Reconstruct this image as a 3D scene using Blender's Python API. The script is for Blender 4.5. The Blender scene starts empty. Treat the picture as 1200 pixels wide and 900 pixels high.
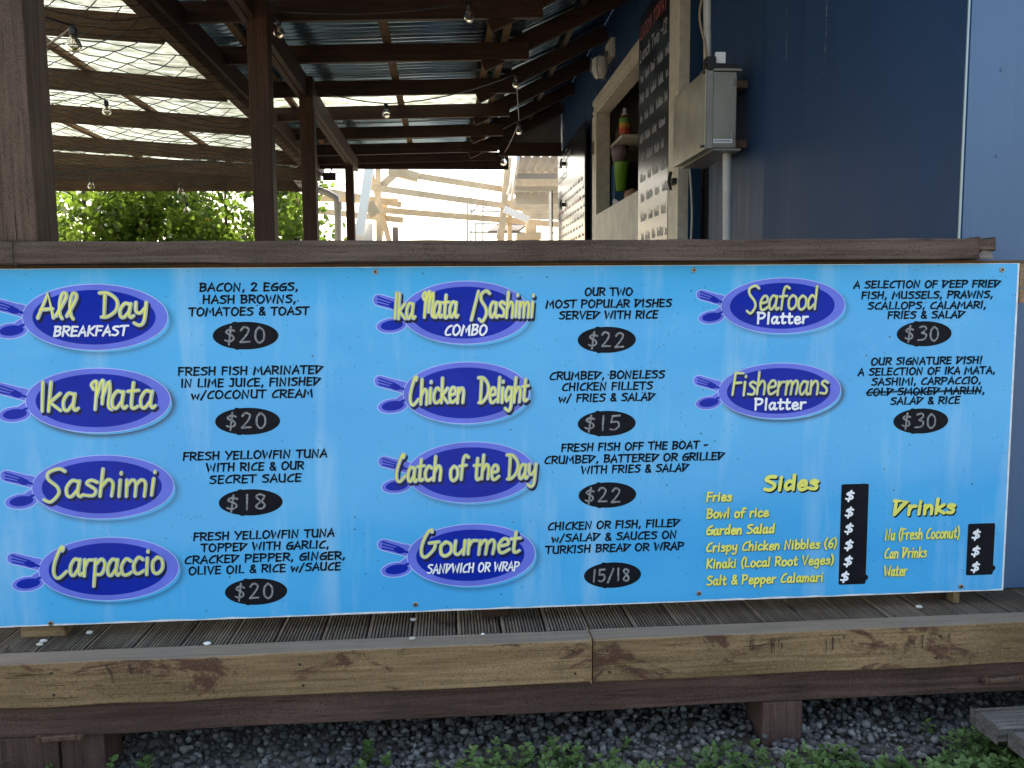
import bpy, math, random
import numpy as np
from mathutils import Vector, Matrix
random.seed(7); rng = np.random.default_rng(7)
scene = bpy.context.scene
COL = scene.collection

# ------------------------------------------------------------------ camera
CAMZ = 1.43                      # eye above the ground
DECK = 0.40                      # deck top above the ground
YAW, PIT, ROLL, FPX = 0.0776760, 0.0985660, -0.0089079, 977.23
CAM = Vector((0.0, -2.6, CAMZ))
_cy, _sy, _cp, _sp = math.cos(YAW), math.sin(YAW), math.cos(PIT), math.sin(PIT)
FW = Vector((_sy*_cp, _cy*_cp, -_sp)); RT = Vector((_cy, -_sy, 0)); UPV = RT.cross(FW)
_r = RT*math.cos(ROLL) + UPV*math.sin(ROLL); UPV = -RT*math.sin(ROLL) + UPV*math.cos(ROLL); RT = _r
cam_d = bpy.data.cameras.new('camera'); cam = bpy.data.objects.new('camera', cam_d); COL.objects.link(cam)
cam_d.sensor_width = 36; cam_d.lens = FPX/1200*36; cam_d.clip_end = 2000; cam_d.clip_start = 0.05
M = Matrix((RT, UPV, -FW)).transposed().to_4x4(); M.translation = CAM
cam.matrix_world = M
scene.camera = cam

# ------------------------------------------------------------------ light
SUN_EL, SUN_AZ = math.radians(52), math.radians(-22)      # azimuth from +Y towards +X
w = bpy.data.worlds.new('World'); scene.world = w; w.use_nodes = True
wn = w.node_tree.nodes; wl = w.node_tree.links
sky = wn.new('ShaderNodeTexSky'); sky.sky_type = 'NISHITA'; sky.sun_disc = False
sky.sun_elevation = SUN_EL; sky.sun_rotation = SUN_AZ; sky.air_density = 1.0; sky.dust_density = 3.5; sky.ozone_density = 0.2
tint = wn.new('ShaderNodeMix'); tint.data_type = 'RGBA'; tint.blend_type = 'MULTIPLY'; tint.inputs[0].default_value = 1.0
tint.inputs[7].default_value = (1.07, 1.0, .895, 1); wl.new(sky.outputs[0], tint.inputs[6]); wl.new(tint.outputs[2], wn['Background'].inputs[0]); wn['Background'].inputs[1].default_value = 0.15
sd = bpy.data.lights.new('sun', 'SUN'); sun = bpy.data.objects.new('sun', sd); COL.objects.link(sun)
sd.energy = 2.6; sd.angle = math.radians(0.5); sd.color = (1.0, .95, .87)
sdir = Vector((math.sin(SUN_AZ)*math.cos(SUN_EL), math.cos(SUN_AZ)*math.cos(SUN_EL), math.sin(SUN_EL)))
sun.rotation_euler = (-sdir).to_track_quat('-Z', 'Y').to_euler()
scene.view_settings.view_transform = 'Standard'; scene.view_settings.look = 'None'
scene.view_settings.exposure = 2.0; scene.view_settings.gamma = 1.0
scene.render.engine = 'CYCLES'
scene.cycles.max_bounces = 8; scene.cycles.transparent_max_bounces = 12

# ------------------------------------------------------------------ helpers
def ray(px, py):
    return RT*((px-600)/FPX) + UPV*((450-py)/FPX) + FW
def P(px, py, Y=0.0):            # point of the vertical plane at depth Y seen at that pixel
    d = ray(px, py); return CAM + d*((Y-CAM.y)/d.y)
def PX(px, py, X):
    d = ray(px, py); return CAM + d*((X-CAM.x)/d.x)
def PZ(px, py, Z):
    d = ray(px, py); return CAM + d*((Z-CAM.z)/d.z)

def tag(o, label=None, cat=None, group=None, kind=None):
    if label: o['label'] = label
    if cat: o['category'] = cat
    if group: o['group'] = group
    if kind: o['kind'] = kind
    return o
def empty(name, loc, label, cat, group=None):
    o = bpy.data.objects.new(name, None); COL.objects.link(o); o.location = loc; o.empty_display_size = .1
    return tag(o, label, cat, group)
def world_of(o):
    if o.parent is None: return o.matrix_basis.copy()
    return world_of(o.parent) @ o.matrix_parent_inverse @ o.matrix_basis
def adopt(o, parent):
    if parent is not None:
        o.parent = parent; o.matrix_parent_inverse = world_of(parent).inverted()
def build_np(name, V, F, mat, parent=None, smooth=False, midx=None):
    me = bpy.data.meshes.new(name); me.from_pydata([tuple(v) for v in V], [], [tuple(f) for f in F])
    for m in (mat if isinstance(mat, (list, tuple)) else [mat]): me.materials.append(m)
    if smooth: me.polygons.foreach_set('use_smooth', [True]*len(me.polygons))
    if midx: me.polygons.foreach_set('material_index', midx)
    me.update()
    o = bpy.data.objects.new(name, me); COL.objects.link(o); adopt(o, parent)
    return o
class MB:
    def __init__(s): s.v = []; s.f = []; s.m = []; s.cur = 0
    def add(s, V, F):
        n = len(s.v); s.v += [tuple(v) for v in V]; s.f += [tuple(i+n for i in f) for f in F]; s.m += [s.cur]*len(F); return s
    def box(s, x0, x1, y0, y1, z0, z1):
        if x0 > x1: x0, x1 = x1, x0
        if y0 > y1: y0, y1 = y1, y0
        if z0 > z1: z0, z1 = z1, z0
        V = [(x0,y0,z0),(x1,y0,z0),(x1,y1,z0),(x0,y1,z0),(x0,y0,z1),(x1,y0,z1),(x1,y1,z1),(x0,y1,z1)]
        return s.add(V, [(3,2,1,0),(4,5,6,7),(0,1,5,4),(1,2,6,5),(2,3,7,6),(3,0,4,7)])
    def bar(s, p0, p1, wd, h, up=(0,0,1)):       # box from p0 to p1, width wd, height h along up
        p0 = Vector(p0); p1 = Vector(p1); d = (p1-p0).normalized(); u = Vector(up)
        sd = d.cross(u)
        if sd.length < 1e-4: sd = Vector((1,0,0))
        sd.normalize(); u = sd.cross(d).normalized()
        V = []
        for p in (p0, p1):
            for a, b in ((-1,-1),(1,-1),(1,1),(-1,1)): V.append(p + sd*(a*wd/2) + u*(b*h/2))
        return s.add(V, [(3,2,1,0),(4,5,6,7),(0,1,5,4),(1,2,6,5),(2,3,7,6),(3,0,4,7)])
    def tube(s, pts, r, n=8, cap=True):
        pts = [Vector(p) for p in pts]; R = r if isinstance(r, (list, tuple)) else [r]*len(pts)
        V = []; F = []; prev = None
        for i, p in enumerate(pts):
            d = (pts[min(i+1, len(pts)-1)] - pts[max(i-1, 0)])
            if d.length < 1e-9: d = Vector((0,0,1))
            d.normalize()
            a = prev if prev is not None else (Vector((0,0,1)) if abs(d.z) < .9 else Vector((1,0,0)))
            b = d.cross(a); 
            if b.length < 1e-5: b = d.cross(Vector((0,1,0)))
            b.normalize(); a = b.cross(d).normalized(); prev = a
            for k in range(n):
                t = 2*math.pi*k/n; V.append(p + (a*math.cos(t) + b*math.sin(t))*R[i])
        for i in range(len(pts)-1):
            for k in range(n):
                k2 = (k+1) % n; F.append((i*n+k, (i+1)*n+k, (i+1)*n+k2, i*n+k2))
        if cap: F.append(tuple(range(n))); F.append(tuple((len(pts)-1)*n+k for k in reversed(range(n))))
        return s.add(V, F)
    def build(s, name, mat, parent=None, smooth=False, bevel=0):
        o = build_np(name, s.v, s.f, mat, parent, smooth, s.m if isinstance(mat, (list, tuple)) else None)
        if bevel:
            b = o.modifiers.new('bevel', 'BEVEL'); b.width = bevel; b.segments = 2; b.limit_method = 'ANGLE'
            b.harden_normals = False
        return o

# ------------------------------------------------------------------ materials
def newmat(name):
    m = bpy.data.materials.new(name); m.use_nodes = True
    N = m.node_tree.nodes; L = m.node_tree.links
    return m, N, L, N['Principled BSDF']
def c4(c): return (c[0], c[1], c[2], 1)
def noise(N, L, vec, scale, detail=4, rough=.55, dist=0):
    n = N.new('ShaderNodeTexNoise'); n.inputs['Scale'].default_value = scale; n.inputs['Detail'].default_value = detail
    n.inputs['Roughness'].default_value = rough; n.inputs['Distortion'].default_value = dist
    L.new(vec, n.inputs['Vector']); return n.outputs['Fac']
def ramp(N, L, fac, stops):
    r = N.new('ShaderNodeValToRGB'); e = r.color_ramp.elements
    while len(e) < len(stops): e.new(.5)
    for i, (p, c) in enumerate(stops): e[i].position = p; e[i].color = c4(c) if len(c) == 3 else c
    L.new(fac, r.inputs['Fac']); return r.outputs['Color']
def mix(N, L, fac, a, b, typ='MIX'):
    m = N.new('ShaderNodeMix'); m.data_type = 'RGBA'; m.blend_type = typ
    for sock, v in ((m.inputs[0], fac), (m.inputs[6], a), (m.inputs[7], b)):
        if isinstance(v, (int, float)): sock.default_value = v
        elif isinstance(v, (tuple, list)): sock.default_value = c4(v)
        else: L.new(v, sock)
    return m.outputs[2]
def objvec(N, L, scale=(1,1,1), rnd=True):
    tc = N.new('ShaderNodeTexCoord'); mp = N.new('ShaderNodeMapping'); mp.inputs['Scale'].default_value = scale
    v = tc.outputs['Object']
    if rnd:
        oi = N.new('ShaderNodeObjectInfo'); a = N.new('ShaderNodeVectorMath'); a.operation = 'MULTIPLY_ADD'
        L.new(oi.outputs['Random'], a.inputs[0]); a.inputs[1].default_value = (17.3, 9.1, 13.7); L.new(v, a.inputs[2]); v = a.outputs[0]
    L.new(v, mp.inputs['Vector']); return mp.outputs[0]
def bump(N, L, bsdf, h, strength=.3, dist=.004):
    b = N.new('ShaderNodeBump'); b.inputs['Strength'].default_value = strength; b.inputs['Distance'].default_value = dist
    L.new(h, b.inputs['Height']); L.new(b.outputs[0], bsdf.inputs['Normal'])
_wc = {}
def wood(key, axis, dark, light, rough=.7, stain=None, stain_amt=.55, bstr=.35, spec=.16, grain=1.0, weather=None):
    k = (key, axis)
    if k in _wc: return _wc[k]
    m, N, L, B = newmat('wood_%s_%s' % (key, axis))
    al, ac = 2.0, 55*grain
    sc = {'x': (al, ac, ac), 'y': (ac, al, ac), 'z': (ac, ac, al)}[axis]
    v = objvec(N, L, sc)
    g = noise(N, L, v, 1.0, 8, .62, 1.2)
    col = ramp(N, L, g, [(.3, dark), (.72, light)])
    v2 = objvec(N, L, (1,1,1)); big = noise(N, L, v2, 2.3, 3)
    col = mix(N, L, ramp(N, L, big, [(.35, (0,0,0)), (.7, (.55,.55,.55))]), col, tuple(x*.55 for x in dark))
    # fine dark checks along the grain
    sc3 = tuple(x*3.2 for x in sc); v3 = objvec(N, L, sc3); ck = noise(N, L, v3, 1.0, 3, .5)
    col = mix(N, L, ramp(N, L, ck, [(.28, (1,1,1)), (.36, (0,0,0))]), col, tuple(x*.3 for x in dark))
    if stain:
        sv = {'x': (4, 9, 9), 'y': (9, 4, 9), 'z': (9, 9, 4)}[axis]
        s1 = noise(N, L, objvec(N, L, sv), 1.0, 6, .7, .6)
        col = mix(N, L, ramp(N, L, s1, [(stain_amt, (0,0,0)), (stain_amt+.06, (.85,.85,.85))]), col, stain)
    gr = noise(N, L, objvec(N, L, (1,1,1)), 210, 3, .7)      # grit and pores
    col = mix(N, L, ramp(N, L, gr, [(.36, (.6,.6,.6)), (.47, (0,0,0))]), col, tuple(x*.35 for x in dark))
    col = mix(N, L, ramp(N, L, gr, [(.60, (0,0,0)), (.72, (.35,.35,.35))]), col, tuple(min(1, x*1.7) for x in light))
    if weather:                                       # upward faces greyed by rain
        ge = N.new('ShaderNodeNewGeometry'); sx = N.new('ShaderNodeSeparateXYZ'); L.new(ge.outputs['Normal'], sx.inputs[0])
        col = mix(N, L, ramp(N, L, sx.outputs[2], [(.5, (0,0,0)), (.8, (.85,.85,.85))]), col, mix(N, L, g, tuple(x*.45 for x in weather), tuple(x*1.5 for x in weather)))
    L.new(col, B.inputs['Base Color']); B.inputs['Roughness'].default_value = rough
    B.inputs['Specular IOR Level'].default_value = spec
    bump(N, L, B, g, bstr, .003)
    _wc[k] = m; return m
def plain(name, col, rough=.5, metal=0, nscale=0, namt=.25, bstr=0, spec=.5, coat=0, vs=(1,1,1)):
    m, N, L, B = newmat(name)
    B.inputs['Roughness'].default_value = rough; B.inputs['Metallic'].default_value = metal
    B.inputs['Specular IOR Level'].default_value = spec; B.inputs['Coat Weight'].default_value = coat
    if nscale:
        n = noise(N, L, objvec(N, L, vs), nscale, 5)
        L.new(ramp(N, L, n, [(.3, tuple(c*(1-namt) for c in col)), (.7, tuple(min(1, c*(1+namt)) for c in col))]), B.inputs['Base Color'])
        if bstr: bump(N, L, B, n, bstr, .002)
    else: B.inputs['Base Color'].default_value = c4(col)
    return m

def W_RAIL(a): return wood('rail', a, (.055,.038,.030), (.165,.122,.096), .75)
def W_DARK(a): return wood('dark', a, (.032,.017,.011), (.10,.050,.030), .6, spec=.2)
def W_POST(a): return wood('post', a, (.058,.038,.026), (.150,.103,.074), .7)
def W_BROWN(a): return wood('brown', a, (.065,.040,.024), (.17,.11,.066), .75)
def W_GOLD(a): return wood('gold', a, (.16,.10,.047), (.42,.285,.15), .72, stain=(.080,.034,.027), stain_amt=.545, weather=(.25,.195,.14))
def W_RED(a): return wood('redbrown', a, (.060,.034,.026), (.155,.096,.076), .75)
def W_GREY(a): return wood('weathered', a, (.08,.07,.06), (.27,.25,.225), .85)
def W_DECK(a): return wood('decking', a, (.075,.056,.040), (.27,.215,.16), .8, bstr=.5, stain=(.04,.033,.027), stain_amt=.6)
def W_NEW(a): return wood('fresh', a, (.60,.46,.28), (.80,.66,.46), .8)
def W_LIGHT(a): return wood('purlin', a, (.17,.10,.055), (.36,.24,.14), .8)

# blue board: colour shared by the panel and the printed soft shadows on it
def board_colour(N, L):
    v = objvec(N, L, (1,1,1), rnd=False)
    n1 = noise(N, L, objvec(N, L, (.9,.9,1.6), False), 1.6, 4)
    col = ramp(N, L, n1, [(.25, (.045,.38,.78)), (.75, (.085,.48,.85))])
    s = noise(N, L, objvec(N, L, (7,7,.9), False), 1.0, 5, .6)                    # pale vertical streaks: reflected glare painted into the colour
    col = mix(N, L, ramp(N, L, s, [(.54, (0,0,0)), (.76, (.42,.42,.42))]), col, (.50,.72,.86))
    sc_ = noise(N, L, objvec(N, L, (1.4,1,2.2), False), 1.0, 6, .75, 1.5)              # larger patches of paler blue
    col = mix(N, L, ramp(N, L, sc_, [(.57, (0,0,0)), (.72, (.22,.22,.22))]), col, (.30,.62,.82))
    for vs_, gate, rad in ((26, .30, .085), (70, .16, .13)):                           # grime specks of two sizes
        vo = N.new('ShaderNodeTexVoronoi'); vo.inputs['Scale'].default_value = vs_; L.new(v, vo.inputs['Vector'])
        lt_ = N.new('ShaderNodeMath'); lt_.operation = 'LESS_THAN'; L.new(vo.outputs['Distance'], lt_.inputs[0]); lt_.inputs[1].default_value = rad
        se = N.new('ShaderNodeSeparateXYZ'); L.new(vo.outputs['Color'], se.inputs[0])
        g2 = N.new('ShaderNodeMath'); g2.operation = 'LESS_THAN'; L.new(se.outputs[0], g2.inputs[0]); g2.inputs[1].default_value = gate
        k = N.new('ShaderNodeMath'); k.operation = 'MULTIPLY'; L.new(lt_.outputs[0], k.inputs[0]); L.new(g2.outputs[0], k.inputs[1])
        k2 = N.new('ShaderNodeMath'); k2.operation = 'MULTIPLY'; L.new(k.outputs[0], k2.inputs[0]); k2.inputs[1].default_value = .75
        col = mix(N, L, k2.outputs[0], col, (.02,.05,.08))
    return col
def mat_board(name, fade=False, dark=(.012,.03,.06)):
    m, N, L, B = newmat(name); col = board_colour(N, L)
    if fade:
        at = N.new('ShaderNodeAttribute'); at.attribute_name = 'fade'
        col = mix(N, L, at.outputs['Fac'], col, dark)
    L.new(col, B.inputs['Base Color']); B.inputs['Roughness'].default_value = .10
    B.inputs['Specular IOR Level'].default_value = .55
    n = noise(N, L, objvec(N, L, (1,1,1), False), 2.2, 2); bump(N, L, B, n, .25, .02)
    return m
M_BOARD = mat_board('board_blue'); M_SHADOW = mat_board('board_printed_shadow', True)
M_WHITE = plain('board_white_edge', (.72,.75,.76), .5, nscale=30, namt=.2)
def printm(n, c): return plain(n, c, .16, nscale=9, namt=.10, spec=.18)
M_LILAC = printm('print_lilac', (.150,.190,.72)); M_RIM = printm('print_pale_rim', (.42,.55,.90))
M_NAVY = printm('print_navy', (.003,.022,.36)); M_YEL = printm('print_yellow', (.82,.80,.17))
M_HALO = printm('print_halo', (.42,.52,.62)); M_INKSH = printm('print_ink_shadow', (.012,.016,.05))
M_INK = plain('print_black', (.006,.008,.012), .5, spec=.06); M_PWHITE = printm('print_white', (.86,.88,.9))
M_CHALKBG = plain('chalk_oval', (.008,.009,.013), .55, nscale=20, namt=.3, spec=.10)
M_CHALK = plain('chalk_marker_grey', (.24,.245,.25), .8, nscale=160, namt=.55, spec=.1)
M_STEEL = plain('screw_steel', (.35,.33,.30), .4, .9)
M_RUST = plain('rusty_screw', (.12,.07,.045), .7, .4, nscale=60, namt=.4)

def mat_blue_wall():
    m, N, L, B = newmat('blue_wall_paint')
    v = objvec(N, L, (1,1,1), False)
    n = noise(N, L, v, 1.2, 5); col = ramp(N, L, n, [(.3, (.044,.104,.205)), (.7, (.055,.122,.235))])
    st = noise(N, L, objvec(N, L, (9,9,.5), False), 1.0, 5, .65)
    col = mix(N, L, ramp(N, L, st, [(.5, (0,0,0)), (.8, (.25,.25,.25))]), col, (.14,.21,.34))
    L.new(col, B.inputs['Base Color'])
    r = ramp(N, L, st, [(.3, (.30,.30,.30)), (.7, (.42,.42,.42))]); L.new(r, B.inputs['Roughness'])
    f = noise(N, L, v, 240, 3); bump(N, L, B, f, .22, .0015)
    return m
M_WALL = mat_blue_wall()
def mat_side_wall():  # the kiosk's blue paint again, darkened to hold the side wall's shade
    m, N, L, B = newmat('blue_wall_paint_shaded')
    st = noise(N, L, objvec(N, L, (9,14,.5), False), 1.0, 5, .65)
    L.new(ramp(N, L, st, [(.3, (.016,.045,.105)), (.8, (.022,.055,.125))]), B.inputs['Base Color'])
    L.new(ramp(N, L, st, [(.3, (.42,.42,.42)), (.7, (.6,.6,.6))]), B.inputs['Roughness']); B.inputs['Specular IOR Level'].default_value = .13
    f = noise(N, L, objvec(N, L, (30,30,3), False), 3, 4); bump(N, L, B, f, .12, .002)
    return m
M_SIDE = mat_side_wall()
M_CREAM = plain('cream_paint', (.52,.48,.40), .55, nscale=14, namt=.18, bstr=.1)
M_GAP = plain('dark_gap', (.006,.007,.01), .8)
M_GALV = None
def mat_galv():
    m, N, L, B = newmat('galvanised_sheet')
    n = noise(N, L, objvec(N, L, (1,6,1)), 2.0, 5)
    L.new(ramp(N, L, n, [(.3, (.22,.36,.50)), (.7, (.46,.62,.78))]), B.inputs['Base Color'])
    B.inputs['Metallic'].default_value = .9; B.inputs['Roughness'].default_value = .24
    return m
M_GALV = mat_galv()
def mat_translucent(name, c1, c2, amt=.75, gl=.06, vs=(1,1,1), sc=3):
    m, N, L, B = newmat(name); out = N['Material Output']
    n = noise(N, L, objvec(N, L, vs), sc, 6, .65)
    col = ramp(N, L, n, [(.36, c1), (.62, c2)])
    L.new(col, B.inputs['Base Color']); B.inputs['Roughness'].default_value = .45
    t = N.new('ShaderNodeBsdfTranslucent'); L.new(col, t.inputs['Color'])
    mx = N.new('ShaderNodeMixShader'); mx.inputs[0].default_value = amt
    L.new(B.outputs[0], mx.inputs[1]); L.new(t.outputs[0], mx.inputs[2]); L.new(mx.outputs[0], out.inputs['Surface'])
    return m
M_POLY = mat_translucent('milky_roof_sheet', (.36,.38,.32), (.74,.77,.72), .8, vs=(1.0,3,1), sc=4)
M_LEAF = mat_translucent('vine_leaf', (.035,.075,.008), (.22,.33,.04), .6, sc=1.2)
M_LEAFY = mat_translucent('yellow_leaf', (.35,.30,.03), (.55,.45,.05), .5, sc=1.5)
M_WEED = mat_translucent('weed_leaf', (.065,.125,.03), (.19,.29,.09), .35, sc=9)
M_BARK = plain('bark', (.09,.065,.045), .9, nscale=12, namt=.4, bstr=.4)
M_NET = plain('net_cord', (.012,.014,.012), .8)
M_BLACK = plain('black_plastic', (.012,.012,.013), .45)
def mat_glass():
    m, N, L, B = newmat('bulb_glass'); B.inputs['Base Color'].default_value = (.95,.93,.88,1)
    B.inputs['Roughness'].default_value = .03; B.inputs['Transmission Weight'].default_value = 1.0; B.inputs['IOR'].default_value = 1.2
    return m
M_GLASS = mat_glass()
M_BRASS = plain('filament', (.7,.5,.25), .4, .8)
M_BOX = plain('meter_box_paint', (.27,.26,.225), .38, .15, nscale=5, namt=.25, bstr=.06)
M_BOXD = plain('meter_box_side', (.30,.28,.225), .32, .35, nscale=4, namt=.35, bstr=.06)
M_COND = plain('grey_conduit', (.42,.42,.40), .5, nscale=9, namt=.15)
M_SLATE = plain('chalkboard', (.016,.020,.028), .20, nscale=3, namt=.3, spec=.3)
M_CHW = plain('chalk_white', (.42,.44,.47), .9); M_CHR = plain('chalk_red', (.40,.10,.10), .9); M_CHD = plain('chalk_smudge', (.10,.11,.13), .8)
M_ROOM = plain('kiosk_inside', (.16,.14,.12), .8, nscale=2, namt=.2)
M_STEELP = plain('counter_panel', (.24,.24,.225), .5, .1, nscale=5, namt=.35)
M_PVC = plain('white_gutter', (.62,.61,.58), .45, nscale=5, namt=.08)
M_ALU = plain('scaffold_tube', (.32,.38,.40), .4, .7)
M_AWN = plain('pale_corrugated_sheet', (.74,.71,.64), .5, .1, nscale=2, namt=.1)

# ------------------------------------------------------------------ stroke lettering (hand lettered forms, flat print)
G = {
'A': (6.4, "0,0 3.4,10 5.8,0;1,3.4 5.4,3.8"), 'B': (6.2, ".9,10 .5,0;~.2,9.8 4,9.6 5,8 3.5,5.6 1,5.2;~1,5.2 4.6,4.8 5.2,2.6 3.6,.6 .3,.1"),
'C': (6.0, "~5.4,9.4 2.6,8 .6,4 1,1 2.6,.4 5.2,.9"), 'D': (6.8, ".9,9.7 .5,0;-.2,9.8 6.3,9.1 .6,.1"),
'E': (5.6, ".8,9.8 .4,0;.6,9.8 5,9.6;.7,5.2 4.4,5.4;.4,.2 4.8,.5"), 'F': (5.4, ".8,9.8 .4,0;.6,9.8 5,9.6;.7,5.2 4.4,5.4"),
'G': (6.4, "~5.4,9.2 2.4,8 .5,4 1.2,.6 3.4,.4 5.2,2;2.8,4.6 5.9,4.8 5.3,.2"), 'H': (6.6, ".8,10 .4,0;5.4,10 5.2,0;.6,5 5.2,5.4"),
'I': (2.4, ".9,10 .7,0"), 'J': (5.0, "~3.7,10 3.6,3 2.6,.4 0,1;1.6,9.9 4.6,9.9"), 'K': (6.0, ".8,10 .4,0;5.4,9.8 .8,4.6 5.4,.2"),
'L': (5.2, "1,10 .6,.2 4.6,.6"), 'M': (8.4, ".2,0 1.6,10 4,3.6 6.4,10 7.4,0"), 'N': (6.8, ".4,0 .8,10 5,.4 5.6,10"),
'O': (7.2, "~3.4,10 .9,8 .6,2.6 3,0 6,3 6.1,7.2 3.4,10 2,9.4"), 'P': (6.2, ".8,10 .4,0;~.2,9.8 4.4,9.4 5.4,7.4 3.8,5 .8,4.6"),
'R': (6.2, ".8,10 .4,0;~.2,9.8 4.4,9.4 5.4,7.4 3.8,5.2 .8,4.8;2.2,4.9 5.6,.2"), 'S': (6.0, "~5.3,9.4 2.2,9.4 .8,7.4 4.6,4.6 5,2.4 3,.4 .2,1"),
'T': (6.2, "2.9,9.8 2.7,0;-.2,9.6 6,9.9"), 'U': (6.4, "~.6,10 .5,3 1.6,.6 4,.5 5.2,3;5.3,10 5.3,0"), 'V': (6.2, ".2,10 2.6,.2 5.6,10"),
'W': (8.8, "0,10 2,.2 4,8 6,.2 8,10"), 'X': (6, "0,10 5.4,0;5.2,10 0,0"), 'Y': (6.2, "0,10 2.8,5;5.8,10 1.6,0"), 'Z': (6, "0,10 5.4,10 0,0 5.6,0"),
'0': (6.2, "~2.8,10 .8,7.6 .6,2.6 2.6,0 4.8,2.6 4.8,7.4 2.8,10 1.8,9.4"), '1': (3.4, "1.8,10 1.6,0"), '2': (5.8, "~.4,8 2,10 4.4,8.6 3.4,5 .3,.4;.3,.3 5,.5"),
'3': (5.6, "~.4,9.4 3,10 4.4,8 2,5.4;~2,5.4 4.8,4 4,.8 .2,.4"), '5': (5.6, "4.8,10 1,9.8 .6,5.6;~.6,5.6 4,5.6 4.8,2.6 2.6,.2 .2,.8"),
'6': (5.4, "~4.2,9.8 1.4,6.4 .6,2.4 2.4,.1 4.8,2 4,4.8 1,4"), '8': (5.4, "~4.4,8.6 2.4,10 .8,8 4.6,3 3,.1 .6,1.8 3.6,6.2 4.6,8.8"),
'$': (6.0, "~4.9,8 2.4,8.8 .8,7 4,4.8 4.5,2.6 2.4,1.2 .2,2;3.2,10.6 2.1,-.9"), '&': (6.2, "~5.6,.2 1.6,6.6 2,9.4 4,9.2 3.8,7 .6,3 1.4,.4 3.6,.6 5.2,4"),
',': (2.6, "1.2,1.2 .5,-1.6"), '.': (2.4, "1,.3 1.1,.5"), '/': (4.6, "0,-.8 4,10.6"), '-': (4.2, ".4,4.6 3.6,4.8"), '!': (2.4, "1.2,10 .9,3;.8,.2 .9,.5"),
'(': (3.0, "~2.6,11 .7,7 .6,3 2.2,-1.4"), ')': (3.0, "~.2,11 1.9,7 2,3 .4,-1.4"), "'": (2, "1,10 .8,8"),
'a': (5.6, "~4,5.4 2,6 .4,3.6 .6,.8 2,.2 4,3;~4.2,5.8 3.8,1.6 4.6,.1 5.6,.8"), 'b': (5.4, ".6,10 .5,.2;~.6,4 3,6 4.6,4 3.6,.6 .6,.4"),
'c': (5.0, "~4.2,5.2 2.2,6 .4,3.4 1,.6 2.6,.1 4.8,1.2"), 'd': (5.6, "~4,5 2,6 .4,3.4 1.2,.3 4,2.4;4.5,10 4.3,.1"),
'e': (5.2, "~.6,3 4,3.6 3.8,5.6 2,6 .5,3.6 1.2,.5 2.8,.1 5,1.4"), 'f': (4.6, "~4.8,9.2 3,10 1.8,8 1.4,0;.1,5.6 3.9,5.9"),
'g': (5.4, "~4,5 2,6 .4,3.4 1.2,.5 4,2.8;~4.3,5.8 4.1,-1.6 2.6,-3.6 .4,-2.6"), 'h': (5.4, ".8,10 .4,0;~.6,3.4 2.6,6 4.2,4.6 4,0"),
'i': (2.6, "1,6 .8,0;1.2,8.3 1.25,8.8"), 'k': (5.0, ".8,10 .4,0;4.2,6 .8,3 4.6,.1"), 'l': (2.4, ".9,10 .7,0"),
'm': (7.4, ".4,6 .4,0;~.5,4 2,6 3.2,4.8 3.1,0;~3.2,4 4.8,6 6.2,4.8 6,0"), 'n': (5.2, ".4,6 .4,0;~.5,3.6 2.4,6 4,4.6 3.9,0"),
'o': (5.4, "~2.6,6 .6,4.4 .8,1 2.6,0 4.6,1.8 4.4,4.8 2.6,6 1.8,5.8"), 'p': (5.4, ".6,6 .4,-3.8;~.6,4 3,6 4.6,4 3.4,.6 .6,.6"),
'r': (4.2, ".5,6 .5,0;~.6,3.4 1.8,5.6 3.9,5.8"), 's': (4.6, "~4,5.2 2,6 .8,4.8 3.6,2.4 3,.4 .3,.6"),
't': (4.2, "~1.8,9 1.4,1.6 2.2,.1 3.8,.8;0,6 3.8,6.3"), 'u': (5.4, "~.5,6 .5,1.4 2,.1 4,2.4;4.2,6 4.2,0"), 'v': (5.0, "0,6 2,0 4.4,6"),
'w': (7.0, "0,6 1.4,0 3,5 4.6,0 6.2,6"), 'y': (5.4, "~.5,6 .7,2.4 2.4,1.6 4.2,4;~4.4,6 4,-1.6 2.4,-3.6 .2,-2.6"),
# script-only forms
'\x01': (4.0, "~.2,.6 3.2,7.4 3.2,9.8 1.9,9.8 1.2,6 1.6,1.4 2.6,-.6"),                 # looped l
'\x02': (7.0, "~1,7 .2,8.6 1.6,9.8 2,8 1.6,0;~1.8,4 3.6,9.6 4.4,9 4,2;~4,4 6,9.4 6.6,7 6.2,1.4 7.4,0"),  # script M
'\x03': (6.6, "~6,9.6 4,10.6 1,9.4 1,7 4,4 4.6,1.4 2.4,-1.4 .2,-.4"),                  # script S
'\x04': (6.6, "~3.4,9.6 3.8,10.8 2.6,10.4 .4,5 .4,1 2.4,-.4 5.6,2"),                   # script C
'\x05': (7.0, "~1.6,9.4 1.6,0;~-.4,10.2 3,10 6.2,7 6,3 3,.3 .6,.1"),                   # script D
'\x06': (7.4, "~3.8,10 3.6,10.9 2,9.6 .4,4.6 .6,.4 2.4,-.8 5.2,2.4 5.6,5;3.2,5.2 7,5.6"),  # script G
}
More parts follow.
